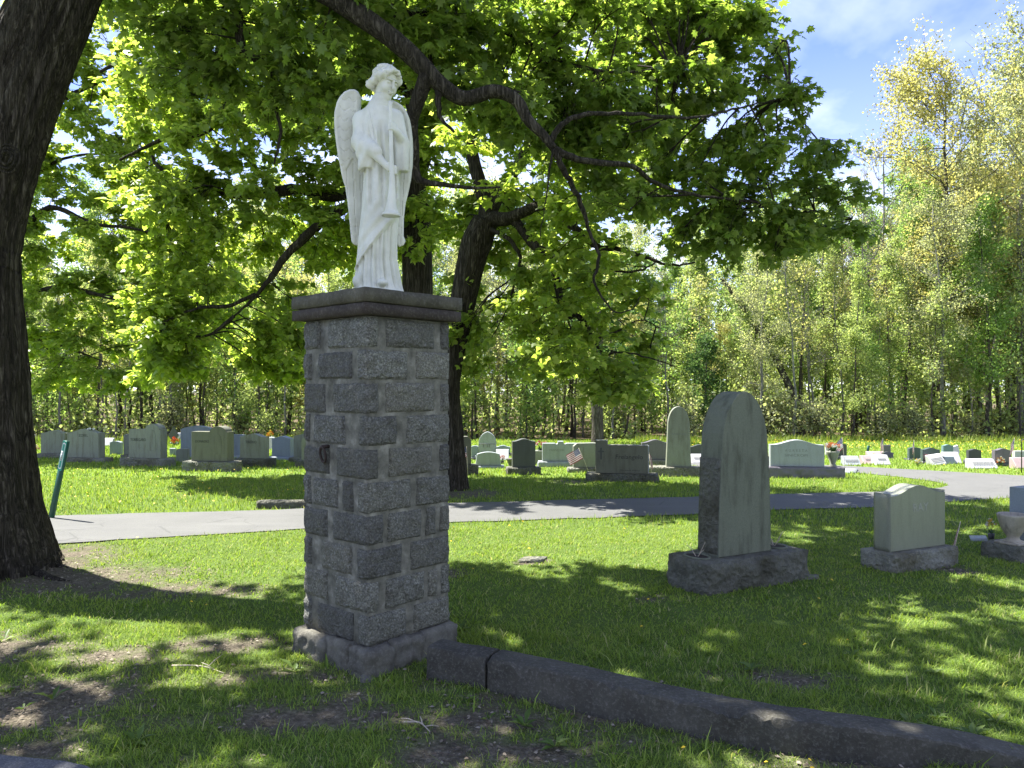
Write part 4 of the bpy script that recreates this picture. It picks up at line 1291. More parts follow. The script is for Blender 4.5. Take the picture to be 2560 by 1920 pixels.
# --- flowers
M['f_pink'] = plain('petal_pink', (.78, .33, .36, 1), .6, .5, 60); M['f_white'] = plain('petal_white', (.80, .78, .74, 1), .6, .2, 60)
M['f_red'] = plain('petal_red', (.60, .06, .05, 1), .6, .4, 60); M['f_orange'] = plain('petal_orange', (.75, .20, .05, 1), .6, .4, 60)
M['f_yellow'] = plain('petal_yellow', (.72, .48, .10, 1), .6, .3, 60); M['f_leaf'] = plain('posy_leaf', (.05, .12, .03, 1), .5, .4, 40)
M['pot'] = plain('dark_pot', (.05, .05, .05, 1), .6, .3)
def posy(label, px, top, bot, wpx, cols, d=None, pot=None, name='flowers', cat='flowers', base=None):
    """bunch of blooms of real petals over leaves; stands on the ground (or on base, a point)"""
    g = base if base is not None else gp(px, bot)
    m = g.y / F; h = (bot - top) * m; w = wpx * m
    root = empty(name, g, 0, label, cat)
    z0 = 0
    if pot:
        V, Q = lathe([(0, 0), (w * .22, 0), (w * .30, h * .32), (w * .26, h * .33), (0, h * .30)], 14)
        link('pot', mesh_np('pot', V, Q, M[pot], True), root); z0 = h * .3
    rnd = random.Random(int(px * 7 + top))
    by = {}
    for k in range(26):
        a = rnd.random() * 6.28; q = math.sqrt(rnd.random()); zz = z0 + (h - z0) * (.35 + .65 * rnd.random() * (1 - q * q * .5))
        c = np.array([w * .46 * q * math.cos(a), w * .32 * q * math.sin(a), zz])
        col = rnd.choice(cols); R = w * rnd.uniform(.10, .16)
        mbf = by.setdefault(col, MB())
        tx, ty = rnd.uniform(-.6, .6), rnd.uniform(-.9, .1)
        for p in range(6):
            b_ = p / 6 * 6.28; e1 = np.array([math.cos(b_), math.sin(b_), .45]); e0 = np.array([math.cos(b_ - .45), math.sin(b_ - .45), .2]); e2 = np.array([math.cos(b_ + .45), math.sin(b_ + .45), .2])
            rot = np.array(Euler((ty - .5, tx, 0)).to_matrix())
            V = np.array([[0, 0, 0], e0 * .7, e1, e2 * .7]) * R @ rot.T + c
            mbf.add(V, [[0, 1, 2], [0, 2, 3]])
    for col, mbf in by.items(): link('blooms', mbf.mesh('blooms', M[col]), root, kind='stuff')
    mbl = MB()
    for k in range(22):
        a = rnd.random() * 6.28; L = w * rnd.uniform(.3, .5)
        c = np.array([0, 0, z0]); d_ = np.array([math.cos(a), math.sin(a) * .7, rnd.uniform(.4, 2.2)]); d_ /= np.linalg.norm(d_)
        e = c + d_ * min(L * 1.4, h * .9); s = np.cross(d_, [0, 0, 1]); s = s / (np.linalg.norm(s) + 1e-6) * w * .06
        mbl.add([c, (c + e) / 2 + s, e, (c + e) / 2 - s], [[0, 1, 2], [0, 2, 3]])
    link('leaves', mbl.mesh('leaves', M['f_leaf']), root, kind='stuff')
    return root
# --- small flags
def flag_mat(faded=0.0):
    t = NT('flag_cloth'); uv = t.n('ShaderNodeUVMap'); s = t.n('ShaderNodeSeparateXYZ'); t.l(uv.outputs[0], s.inputs[0])
    st_ = t.math('MODULO', t.math('FLOOR', t.math('MULTIPLY', s.outputs[1], 13)), 2.0)
    col = t.mix(t.math('GREATER_THAN', st_, .5), (.22, .02, .03, 1), (.50, .49, .48, 1))
    can = t.math('MULTIPLY', t.math('LESS_THAN', s.outputs[0], .4), t.math('GREATER_THAN', s.outputs[1], .46))
    fx = t.math('SUBTRACT', t.math('FRACT', t.math('MULTIPLY', s.outputs[0], 15)), .5); fy = t.math('SUBTRACT', t.math('FRACT', t.math('MULTIPLY', s.outputs[1], 9.3)), .5)
    star = t.math('LESS_THAN', t.math('ADD', t.math('MULTIPLY', fx, fx), t.math('MULTIPLY', fy, fy)), .055)
    col = t.mix(can, col, t.mix(star, (.02, .025, .09, 1), (.72, .70, .68, 1)))
    p = t.n('ShaderNodeBsdfPrincipled'); p.inputs['Roughness'].default_value = .7; t.l(col, p.inputs['Base Color'])
    tr = t.n('ShaderNodeBsdfTranslucent'); t.l(col, tr.inputs[0])
    ms = t.n('ShaderNodeMixShader'); ms.inputs[0].default_value = .3; t.l(p.outputs[0], ms.inputs[1]); t.l(tr.outputs[0], ms.inputs[2]); t.l(ms.outputs[0], t.out.inputs[0])
    return t.m
M['flag'] = flag_mat()
def flag(label, foot, height, lean, fl, fh, droop, side=1, yaw=0):
    """stick in the ground, cloth at its top; lean tips the stick, droop lets the cloth hang"""
    root = empty('small_flag', foot, yaw, label, 'flag')
    top = np.array([math.sin(lean) * height, 0, math.cos(lean) * height]); u = top / height
    mbs = MB(); mbs.add(*tube([(0, 0, -.05), top * .5, top], .005, 6))
    link('stick', mbs.mesh('stick', M['stake'], True), root)
    nu, nv = 14, 8
    V = []; UV = []
    out = np.array([math.cos(lean + droop) * side, 0, -math.sin(abs(lean) + droop)]); out /= np.linalg.norm(out)
    for i in range(nu):
        for j in range(nv):
            s, t_ = i / (nu - 1), j / (nv - 1)
            p = top - u * (1 - t_) * fh + out * s * fl * (1 - .12 * s)
            p = p + np.array([0, 1, 0]) * (.05 * fl * math.sin(s * 9 + t_ * 2) * s - .02 * s)
            V.append(p); UV.append((s, t_))
    i = np.arange(nu - 1)[:, None] * nv; j = np.arange(nv - 1)[None, :]
    Q = np.stack([i + j, i + nv + j, i + nv + j + 1, i + j + 1], -1).reshape(-1, 4)
    me = mesh_np('cloth', np.array(V), Q, M['flag'], True)
    uvl = me.uv_layers.new(name='UVMap'); li = np.zeros(len(me.loops), np.int32); me.loops.foreach_get('vertex_index', li)
    uvl.data.foreach_set('uv', np.array(UV, np.float32)[li].ravel())
    link('cloth', me, root)
    return root
# --- left of the pillar
GL = 'g_green'; M_REL = .008
headstone('left half of the long wavy-topped pair, blank grey-green stone beside the big trunk', 95, 172, 1076, 1134, (86, 168, 1145), 'serp', GL, -8, .22)
r_, tb, w, h, m = headstone('grey-green wavy-topped stone with dark name plate ZOBEL, behind the green post', 157, 258, 1073, 1145, (160, 277, 1156), 'serp', GL, -10, .26,
    text=[('ZOBEL', .02, .77, .13, .30, 'letter')])
r_, tb, w, h, m = headstone('grey stone with rounded lobe at right and name TORREGARO', 312, 414, 1060, 1146, (292, 432, 1166), 'shoulder', GL, -12, .26,
    text=[('TORREGARO', -.20, .53, .12, .48, 'letter')])
link('relief_panel', slab_mesh('relief_panel', prof('gothic', w * .24, h * .62), M_REL, M[GL], .003), tb, (w * .225, -.1315, h * .22))
r_, tb, w, h, m = headstone('olive stone with rounded lobe at right and name plate, nearest of the left row', 469, 580, 1066, 1154, (448, 598, 1179), 'shoulder', 'g_olive', -12, .26,
    text=[('DONADIO', -.20, .56, .10, .38, 'letter')])
link('relief_panel', slab_mesh('relief_panel', prof('gothic', w * .22, h * .6), M_REL, M['g_olive'], .003), tb, (w * .225, -.1315, h * .2))
headstone('large plain blue-grey stone with gently arched top behind the DONADIO stone', 446, 537, 1065, 1139, (440, 545, 1146), 'arc', 'g_blue', -6, .2, 'g_blue', rough=.004)
headstone('small low grey stone tucked left of the DONADIO stone', 439, 474, 1122, 1156, None, 'hipl', GL, -6, .15)
headstone('tiny blue-grey block between the two lobed stones', 424, 442, 1121, 1139, None, 'flat', 'g_blue', 0, .12)
headstone('grey-green wavy-topped stone with dark name TIBERIO left of the pillar', 593, 668, 1085, 1147, (578, 683, 1167), 'serp', GL, -12, .22, 'rockdark', [('TIBERIO', -.05, .66, .15, .44, 'letter')])
headstone('blue-grey stone half hidden behind the TIBERIO stone', 572, 612, 1087, 1139, (566, 618, 1145), 'flat', 'g_blue', -6, .18, 'g_pale')
headstone('blank blue-grey wavy-topped stone right of the TIBERIO stone', 675, 731, 1091, 1142, (668, 738, 1150), 'serp', 'g_blue', -10, .26, 'g_blue', rough=.004)
headstone('grey-green round-topped stone close left of the pillar', 730, 790, 1086, 1144, (720, 796, 1156), 'arc', GL, -8, .2)
headstone('grey stone in front of the round-topped one, half hidden by the pillar', 749, 810, 1093, 1153, (735, 826, 1170), 'hipl', GL, -8, .22, 'rockdark')
headstone('small blue-grey stone left of the TORREGARO stone', 273, 308, 1103, 1137, None, 'arc', 'g_blue', -6, .14)
headstone('narrow grey stone just behind the left end of the TORREGARO stone', 304, 330, 1086, 1137, (300, 336, 1146), 'hip', GL, -6, .16)
marker('small slanted blue-black marker far behind the TORREGARO stone', 270, 292, 1073, 1093, 'slant', 'g_purple')
marker('dark slanted plate marker just left of the blue-black one', 236, 258, 1069, 1085, 'slant', 'g_purple')
marker('dark brown block marker far back above the ZOBEL pair', 115, 146, 1060, 1078, 'slant', 'g_blackish')
marker('white slab marker right of the ZOBEL stone', 252, 278, 1096, 1116, 'slant', 'g_white')
marker('pinkish slab marker above the white one right of the ZOBEL stone', 254, 268, 1083, 1097, 'slant', 'g_pink')
headstone('black diamond-shaped stone between the two lobed stones', 419, 446, 1066, 1106, (424, 444, 1112), 'diamond', 'g_dark', 0, .12, 'g_dark')
marker('white plaque standing behind the orange flowers', 422, 446, 1083, 1106, 'flat', 'g_white')
posy('orange and pink flowers between the two lobed stones', 437, 1092, 1114, 24, ['f_orange', 'f_pink', 'f_red'])
posy('pink flowers just right of the big trunk', 88, 1108, 1132, 22, ['f_pink', 'f_white', 'f_red'])
posy('white flowers above the pink ones beside the big trunk', 80, 1080, 1100, 18, ['f_white', 'f_pink'])
posy('orange flowers in a dark pot behind the TIBERIO stone', 675, 1075, 1108, 20, ['f_orange', 'f_yellow'], None, 'pot')
marker('white marker between the TIBERIO stone and the blank blue-grey one', 666, 680, 1094, 1124, 'flat', 'g_white')
posy('white flowers lying on top of the ZOBEL stone', 227, 1070, 1077, 20, ['f_white'], base=at(227, 1077, gp(218, 1156).y + .15))
# green leaning grave-row post with a number plate
pb = gp(128, 1296)
po = empty('row_post', pb, 0, 'leaning dark green post with a pale green number plate, beside the big trunk', 'post')
lean = math.atan2(46, 190); L_ = 200 * pb.y / F
V, Q = box_vf(-.033, .033, -.02, .02, -.1, L_)
link('shaft', mesh_np('shaft', V, Q, M['postgreen']), po, None, (0, lean, math.radians(-14)))
def rounded(w, h, r, n=5):
    out = []
    for cx_, cz_, a0 in ((w / 2 - r, h - r, 0), (-w / 2 + r, h - r, 90), (-w / 2 + r, r, 180), (w / 2 - r, r, 270)):
        for k in range(n): a = math.radians(a0 + 90 * k / (n - 1)); out.append((cx_ + r * math.cos(a), cz_ + r * math.sin(a)))
    return out
ph = 76 * pb.y / F; pw_ = .066
pl = link('number_plate', slab_mesh('number_plate', rounded(pw_, ph, .012), .004, M['signgreen'], .001), po, None, (0, lean, math.radians(-14)))
pl.location = Matrix.Rotation(math.radians(-14), 3, 'Z') @ Matrix.Rotation(lean, 3, 'Y') @ Vector((-.004, -.0235, L_ - ph))
fr = slab_mesh('plate_border', rounded(pw_ * .72, ph * .88, .022), .002, M['white'], .0005)
link('plate_border', fr, pl, (0, -.003, ph * .06))
fr = slab_mesh('plate_field', rounded(pw_ * .50, ph * .80, .016), .002, M['signgreen'], .0005)
link('plate_field', fr, pl, (0, -.0045, ph * .10))
V, Q = box_vf(-pw_ * .25, pw_ * .12, -.001, .001, 0, ph * .32); link('number_patch', mesh_np('number_patch', V, Q, M['white']), pl, (0, -.0062, ph * .34))
tm = text_mesh('No 2', .026, M['postgreen'], ph * .26); link('number', tm, pl, (-pw_ * .06, -.0078, ph * .5), (math.radians(90), math.radians(-90), 0))

# --- right of the pillar
headstone('olive stone with clipped corner and a small flag, just right of the pillar', 1120, 1181, 1092, 1163, (1108, 1197, 1187), 'hip', 'g_olive', 14, .2, 'rockdark')
r_, tb, w, h, m = headstone('pale blue-grey stone with pointed round head behind the low curved stone', 1196, 1241, 1080, 1138, (1188, 1250, 1150), 'gothic', 'g_pale', 0, .2, 'g_pale')
V, Q = box_vf(-w * .46, w * .46, -.012, 0, 0, h * .025); link('cross_band', mesh_np('cross_band', V, Q, M['letter_mid']), tb, (0, -.098, h * .46))
for k in (-.22, 0, .12):
    V, Q = box_vf(-w * .02, w * .02, -.012, 0, 0, h * .13); link('carved_bar', mesh_np('carved_bar', V, Q, M['letter_mid']), tb, (k * w, -.0985, h * .33))
headstone('low pale green stone with curved top and flared foot', 1189, 1254, 1131, 1165, (1186, 1262, 1171), 'taper', 'g_pale', 4, .16, 'g_pale', rough=.006)
headstone('small grey stone between the flag stone and the pointed one', 1178, 1196, 1115, 1144, (1176, 1198, 1150), 'arc', 'g_blue', 0, .14, 'g_dark')
headstone('grey wavy-topped stone far back right of the pointed stone', 1238, 1276, 1114, 1133, (1236, 1280, 1140), 'serp', 'g_blue', 0, .16)
marker('white slant marker with a figurine right of the pointed stone', 1240, 1272, 1125, 1152, 'slant', 'g_white')
posy('small dark red posy at the white slant marker', 1256, 1136, 1160, 14, ['f_red', 'f_pink'], None, 'pot')
headstone('dark almost black upright stone in tree shade right of the pillar', 1282, 1340, 1098, 1169, (1269, 1352, 1187), 'serp', 'g_blackish', 6, .22, 'rockdark')
def planter(label, px, top, bot, wpx, mat):
    g = gp(px, bot); m = g.y / F; h = (bot - top) * m; w = wpx * m / 2
    V, Q = lathe([(0, 0), (w * .6, 0), (w * .62, h * .1), (w * .45, h * .2), (w * .8, h * .75), (w, h * .9), (w, h), (w * .9, h), (w * .8, h * .9), (0, h * .88)], 24)
    return link('stone_planter', mesh_np('stone_planter', V, Q, M[mat], True), None, g, None, label, 'planter')
planter('olive stone bowl planter behind the dark upright stone', 1277, 1146, 1168, 24, 'g_olive')
headstone('square grey-green pedestal carrying pink flowers', 1336, 1371, 1127, 1163, None, 'flat', GL, 0, .3)
g_ = gp(1353, 1163)
posy('pink red and white flowers on the square pedestal', 1353, 1100, 1128, 32, ['f_pink', 'f_white', 'f_pink', 'f_red'], base=at(1353, 1128, g_.y + .15))
headstone('wide pale blue-grey stone lettered MANCINI with a raised centre', 1355, 1446, 1104, 1154, (1345, 1456, 1168), 'notch', 'g_pale', 0, .2, 'g_pale', [('MANCINI', -.10, .56, .15, .40, 'letter_mid')])
headstone('grey-green stone with clipped corner and a tilted flag, left of Frelangelo', 1432, 1496, 1108, 1170, (1419, 1506, 1182), 'hipl', GL, 0, .18)
r_, tb, w, h, m = headstone('brown-green stone lettered Frelangelo with a raised post at left', 1485, 1618, 1102, 1185, (1462, 1641, 1205), 'column', 'g_olive', -10, .22, 'rockdark',
    [('Frelangelo', .14, .50, .19, .52, 'letter', 1.0, .12), ('My Jesus Mercy', .16, .10, .055, .38, 'letter')])
V, Q = rough_box(-.012, .012, -.1, .1, 0, h * .84, .05, .006, 0, 401, 'X', 20, .002)
link('pitched_end', mesh_np('pitched_end', V, Q, M['g_pale'], False), tb, (w / 2 + .006, 0, 0))
link('carved_cross', slab_mesh('carved_cross', [(-.02 * w, 0), (-.02 * w, h * .22), (-.06 * w, h * .22), (-.06 * w, h * .27), (-.02 * w, h * .27), (-.02 * w, h * .36), (.02 * w, h * .36), (.02 * w, h * .27), (.06 * w, h * .27), (.06 * w, h * .22), (.02 * w, h * .22), (.02 * w, 0)], .012, M['g_blackish'], .002), tb, (-w * .39, -.113, h * .42))
headstone('purple-grey wavy-topped stone behind the tall ANDREA stone', 1603, 1675, 1100, 1150, (1592, 1690, 1166), 'serp', 'g_purple', 0, .18, 'rockface')
headstone('tall grey-green pointed stone lettered ANDREA on a long rough base', 1660, 1728, 1017, 1168, (1612, 1772, 1192), 'gothic_taper', GL, -8, .26, 'rockface', [('ANDREA', 0, .545, .052, .60, 'letter_mid')])
headstone('dark polished stone glimpsed between ANDREA and the tall mossy stone', 1722, 1778, 1112, 1138, (1716, 1784, 1146), 'serp', 'g_dark', 0, .16, 'g_dark')
marker('white marker right of the foot of the ANDREA stone', 1731, 1762, 1137, 1158, 'slant', 'g_white', 0, [('=', 0, .6, .3, .6, 'letter_mid')])
headstone('pale grey wide stone lettered AGRESTA SINICROPI with a gently curved top', 1922, 2061, 1101, 1168, (1916, 2108, 1196), 'serp', 'g_pale', -8, .2, 'g_purple',
    [('A G R E S T A', -.02, .60, .13, .42, 'letter_mid'), ('SINICROPI', -.02, .42, .14, .42, 'letter_mid')])
ab = at(2082, 1168, gp(2012, 1196).y + .18)
pm = link('stone_planter', mesh_np('stone_planter', *[lathe([(0, 0), (.075, 0), (.08, .03), (.05, .07), (.10, .22), (.13, .30), (.13, .33), (.11, .33), (0, .30)], 20)[i] for i in (0, 1)], M[GL], True), None, ab, None, 'grey stone vase standing on the right end of the AGRESTA base', 'planter')
posy('white and orange flowers with ivy in the vase by AGRESTA', 2078, 1124, 1150, 44, ['f_white', 'f_orange', 'f_white'], base=ab + Vector((0, 0, .29)))
posy('orange flowers in a dark pot left of the AGRESTA stone', 1914, 1116, 1172, 20, ['f_orange', 'f_red'], None, 'pot')
headstone('black polished stone behind the AGRESTA vase', 2082, 2120, 1109, 1140, (2078, 2126, 1150), 'arc', 'g_dark', 0, .16, 'g_dark')
headstone('white and pink stone sliver right of AGRESTA', 2062, 2084, 1114, 1138, None, 'flat', 'g_white', 0, .1)
# far right group beyond the upper road
marker('grey engraved slant marker nearest the upper road, left end', 2114, 2154, 1142, 1164, 'slant', 'g_pale', -4, [('=', 0, .55, .30, .8, 'letter_mid')])
marker('pink slant marker left of the white framed one', 2161, 2196, 1141, 1161, 'slant', 'g_pink', 0, [('=', 0, .6, .25, .6, 'letter_mid')])
marker('pink marker farther back above the white framed one', 2175, 2218, 1130, 1145, 'slant', 'g_pink')
marker('white framed slant marker right of the pink one', 2191, 2228, 1139, 1163, 'slant', 'g_white', 0, [('=', 0, .62, .22, .55, 'letter_mid')])
headstone('small grey upright plate at the back of the far right group', 2208, 2230, 1113, 1132, (2206, 2236, 1137), 'flat', 'g_purple', 0, .1, 'g_dark')
marker('small dark rounded marker behind the white framed one', 2214, 2240, 1131, 1147, 'arc', 'g_dark')
headstone('dark green stone, left half of the pair with a flag in front', 2271, 2306, 1119, 1147, (2266, 2312, 1151), 'arc', 'g_darkgreen', 0, .12, 'g_dark')
headstone('dark green stone, right half of the pair behind the pink flowers', 2304, 2354, 1120, 1154, (2300, 2362, 1160), 'serp', 'g_darkgreen', 0, .12, 'g_dark')
headstone('teal wavy-topped stone at the back of the far right group', 2356, 2387, 1112, 1140, (2354, 2392, 1146), 'serp', 'g_teal', 0, .12, 'g_teal')
marker('pale stone with torn top beside the teal stone', 2387, 2406, 1114, 1138, 'tilt', 'g_white')
marker('tilted white engraved slab leaning on a dark base behind the pink flowers', 2332, 2368, 1138, 1163, 'slant', 'g_white', 4, [('=', 0, .55, .42, .8, 'letter_mid')], tilt=-9)
marker('white slant marker with a grey block in front', 2367, 2406, 1132, 1160, 'slant', 'g_white', -4)
marker('small grey block in front of the white slant marker', 2370, 2395, 1143, 1161, 'flat', 'g_blue')
headstone('dark wavy-topped stone alone right of the white slant marker', 2419, 2458, 1123, 1151, (2415, 2464, 1160), 'serp', 'g_dark', 0, .12, 'g_dark')
marker('wide pale slab marker lying low near the upper road', 2431, 2497, 1149, 1172, 'slant', 'g_white', 0, [('=', 0, .6, .35, .8, 'letter_mid')])
headstone('dark brown wavy-topped stone behind the cream flowers', 2483, 2534, 1122, 1158, (2478, 2540, 1166), 'serp', 'g_purple', 0, .14, 'g_blackish')
headstone('white stone cut by the right edge behind the black hook', 2534, 2580, 1128, 1149, (2530, 2584, 1155), 'flat', 'g_white', 0, .12)
marker('pink marker cut by the right edge at the black hook', 2543, 2586, 1146, 1172, 'slant', 'g_pink')
posy('pink flowers before the tilted white slab', 2322, 1136, 1160, 24, ['f_pink', 'f_pink', 'f_white'])
posy('white flowers before the dark green pair', 2294, 1144, 1164, 20, ['f_white', 'f_white', 'f_yellow'])
posy('cream and yellow flowers by the dark brown stone', 2503, 1142, 1166, 24, ['f_yellow', 'f_white', 'f_orange'])
hk = gp(2554, 1182)
hm = hk.y / F; hh = 84 * hm
mbh = MB(); mbh.add(*tube([(0, 0, -.05), (0, 0, hh * .9), (.01, 0, hh * .97), (.05, 0, hh), (.09, 0, hh * .97), (.10, 0, hh * .90), (.085, 0, hh * .85)], .011, 8))
link('shepherd_hook', mbh.mesh('shepherd_hook', M['black'], True), None, hk, None, 'thin black hooked pole standing at the right edge of the picture', 'pole')
# flush markers
def flush(label, px0, px1, py0, py1, mat):
    a = gp(px0, py1); b_ = gp(px1, py1); c = gp((px0 + px1) / 2, py0)
    V, Q = box_vf(a.x, b_.x, a.y, c.y, -.03, .022)
    V[:, :2] -= np.array([a.x, a.y]); V[V[:, 1] > .05, 0] += (c.y - a.y) * .5
    link('flush_marker', mesh_np('flush_marker', V, Q, M[mat]), None, a, None, label, 'grave marker')
flush('flat pale plate set in the grass between the RAY stone and the urn', 2428, 2470, 1343, 1353, 'g_pale')
flush('flat brown plate sunk in the lawn left of the tall mossy stone', 1296, 1352, 1396, 1404, 'rockface')
flush('thin flat slab lying at the right foot of the tall mossy stone', 1985, 2045, 1441, 1450, 'rockface')
flush('long flat grey slab beside the AGRESTA base', 2106, 2140, 1176, 1183, 'g_pale')
# flags
g_ = gp(1170, 1190); flag('faded small flag leaning before the clipped-corner stone next to the pillar', g_, .62, -.05, .38, .21, .55, -1)
g_ = gp(1476, 1186); flag('small striped flag tilted before the stone left of Frelangelo', g_, .62, -.42, .36, .24, .15, -1)
g_ = gp(1632, 1200); flag('small dark flag hanging behind the right end of the Frelangelo stone', g_, .55, -.14, .12, .26, 1.2, 1)
g_ = gp(2113, 1172); flag('small striped flag before the black polished stone', g_, .75, -.10, .42, .26, .75, -1)
g_ = gp(2210, 1150); flag('small flag hanging at the grey upright plate', g_, .62, -.05, .20, .26, 1.1, -1)
g_ = gp(2285, 1156); flag('small flag hanging before the left dark green stone', g_, .60, 0, .16, .28, 1.2, -1)
g_ = gp(2532, 1168); flag('small flag hanging at the dark brown stone on the far right', g_, .72, .05, .24, .28, 1.0, -1)
fp = Matrix.Translation(c1) @ Matrix.Rotation(y1, 4, 'Z') @ Vector((1.07, .15, 0))
flag('small starred flag drooping beside the right end of the RAY stone', fp, .40, .22, .17, .20, .95, -1)
g_ = gp(2165, 1143); gm = g_.y / F
mbh = MB(); mbh.add(*tube([(0, 0, -.05), (.02, 0, 14 * gm)], .01, 6)); mbh.add([(0, 0, 8 * gm), (.05, 0, 30 * gm), (.12, 0, 28 * gm), (.07, 0, 6 * gm), (0, .02, 8 * gm), (.05, .02, 30 * gm), (.12, .02, 28 * gm), (.07, .02, 6 * gm)], [[0, 3, 2, 1], [4, 5, 6, 7], [0, 1, 5, 4], [1, 2, 6, 5], [2, 3, 7, 6], [3, 0, 4, 7]])
link('green_pennant', mbh.mesh('green_pennant', M['postgreen']), None, g_, None, 'narrow green pennant on a stake in the far right grass', 'flag')
posy('yellow and white flowers in a dark vase left of the urn', 2478, 1296, 1352, 26, ['f_yellow', 'f_white'], None, 'pot')

# twigs dropped on the worn ground
for k, (pa, pb_, lb) in enumerate((((430, 1672), (560, 1690), 'dry forked twig lying on the bare soil left of the pillar foot'), ((1010, 1815), (1075, 1838), 'short dry twig on the soil in front of the kerb'))):
    a, b_ = gp(*pa), gp(*pb_)
    rt = np.random.default_rng(500 + k)
    tw = MB(); P = curve_pts([(0, 0, .02), tuple((b_ - a) * .5 + Vector((.01, .03, .028))), tuple(b_ - a + Vector((0, 0, .018)))], 9)
    tw.add(*tube(P, np.linspace(.006, .002, 9), 6))
    for q in (3, 5, 6):
        v = rt.normal(size=3) * .07; v[2] = abs(v[2]) * .3 + .005
        tw.add(*tube([P[q], P[q] + v * .5 + [0, 0, .006], P[q] + v], [.0035, .003, .0015], 5))
    link('fallen_twig', tw.mesh('fallen_twig', M['twig_dry'], True), None, a, None, lb, 'twig')
# ------------------------------------------------------------------ near maples
TL = np.array([(0, .38, .02), (0, 0, 0), (.24, -.06, -.05), (.22, .14, -.03), (.52, .30, -.12), (.24, .42, -.03), (.34, .74, -.10), (.12, .66, -.02), (0, 1.0, -.12),
               (-.12, .66, -.02), (-.34, .74, -.10), (-.24, .42, -.03), (-.52, .30, -.12), (-.22, .14, -.03), (-.24, -.06, -.05)])
TLF = np.array([(0, i, i + 1) for i in range(1, 14)] + [(0, 14, 1)])
TS = np.array([(0, 0, 0), (.34, .10, -.06), (.48, .42, -.10), (.20, .62, -.03), (0, 1, -.12), (-.20, .62, -.03), (-.48, .42, -.10), (-.34, .10, -.06)])
TSF = np.array([(0, 1, 3), (1, 2, 3), (0, 3, 5), (3, 4, 5), (0, 5, 7), (5, 6, 7)])
TM = np.array([(0, 0, 0), (.42, .12, -.06), (.30, .55, -.06), (0, 1, -.12), (-.30, .55, -.06), (-.42, .12, -.06)]); TMF = np.array([(0, 1, 2), (0, 2, 4), (2, 3, 4), (0, 4, 5)])
TQ = np.array([(0, 0, 0), (.45, .5, -.08), (0, 1, -.05), (-.45, .5, -.08)]); TQF = np.array([(0, 1, 2), (0, 2, 3)])
def frames(n, down=.5, rng=RNG, out=None):
    """leaf frames: blades spread sideways and droop, faces mostly up"""
    a = rng.random(n) * 2 * math.pi
    el = -down + (rng.random(n) - .5) * 1.3
    y = np.stack([np.cos(a) * np.cos(el), np.sin(a) * np.cos(el), np.sin(el)], 1)
    if out is not None: y = y + out * .7; y /= np.linalg.norm(y, axis=1)[:, None]
    up = np.stack([(rng.random(n) - .5) * 1.3, (rng.random(n) - .5) * 1.3, np.ones(n)], 1)
    x = np.cross(y, up); x /= np.linalg.norm(x, axis=1)[:, None] + 1e-9
    z = np.cross(x, y)
    return np.stack([x, y, z], 2)              # columns
def rframes(n, rng):
    y = rng.normal(size=(n, 3)); y /= np.linalg.norm(y, axis=1)[:, None]
    x = np.cross(y, rng.normal(size=(n, 3))); x /= np.linalg.norm(x, axis=1)[:, None] + 1e-9
    return np.stack([x, y, np.cross(x, y)], 2)
def leaves_vf(C, R, S, tmpl, tf):
    V = np.einsum('nij,kj->nki', R, tmpl) * S[:, None, None] + C[:, None, :]
    k = len(tmpl)
    return V.reshape(-1, 3), (np.arange(len(C))[:, None, None] * k + tf[None]).reshape(-1, 3)
def bark_disp(amp, seed, ridges=22):
    def f(P, th, R):
        n = len(P); Th = np.broadcast_to(th[None, :], (n, len(th)))
        s = np.concatenate([[0], np.cumsum(np.linalg.norm(np.diff(P, axis=0), axis=1))])[:, None] + 0 * Th
        Q_ = np.stack([np.cos(Th) * ridges * .32, np.sin(Th) * ridges * .32, s * .9], -1)
        rid = 1 - np.abs(fbm(Q_, 1.0, seed, 3)) * 5
        lump = fbm(np.stack([np.cos(Th), np.sin(Th), s * .8], -1), 1.1, seed + 5, 2)
        return amp * np.clip(rid, -1, 1) * (R[:, None] / .3) ** .5 + R[:, None] * .16 * lump
    return f
def limb(ctrl, n, r, sides, amp=0, seed=0, cap=True):
    """ctrl rows: px, py, depth; r: list of radii spread along"""
    P = np.array([tuple(at(*c)) for c in ctrl])
    C = curve_pts(P, n)
    C[1:-1] += (RNG.random((n - 2, 3)) - .5) * .02 * (1 if amp == 0 else .2)
    R = np.interp(np.linspace(0, 1, n), np.linspace(0, 1, len(r)), r)
    if amp == 0: R = R * (1 + .5 * fbm(C, 3.5, 3, 2)) + .12 * R * (RNG.random(n) - .5)
    return C, tube(C, R, sides, cap, bark_disp(amp, seed) if amp else None)
def px_blobs(poly, d0, d1, n, rng):
    poly = np.array(poly, float); lo, hi = poly.min(0), poly.max(0)
    out = []
    best = []
    while len(out) < n:
        c = []
        for _ in range(8):
            while True:
                p = lo + (hi - lo) * rng.random(2)
                if in_poly(np.array([p[0]]), np.array([p[1]]), poly)[0]: break
            c.append(p)
        if out:
            dd = [min(np.hypot(*(q - o[:2])) for o in out) for q in c]
            p = c[int(np.argmax(dd))]
        else: p = c[0]
        out.append(np.array([p[0], p[1], d0 + (d1 - d0) * rng.random()]))
    return [np.array(tuple(at(*o))) for o in out]
def deepen(blobs, k=1.16):
    """the outer right boughs swing away from the drive"""
    out = []
    for b in blobs:
        t = min(1.0, max(0.0, (b[0] / b[1] - .08) / .14)); f = 1 + (k - 1) * t
        out.append(np.array([b[0] * f, b[1] * f, EYE + (b[2] - EYE) * f]))
    return out
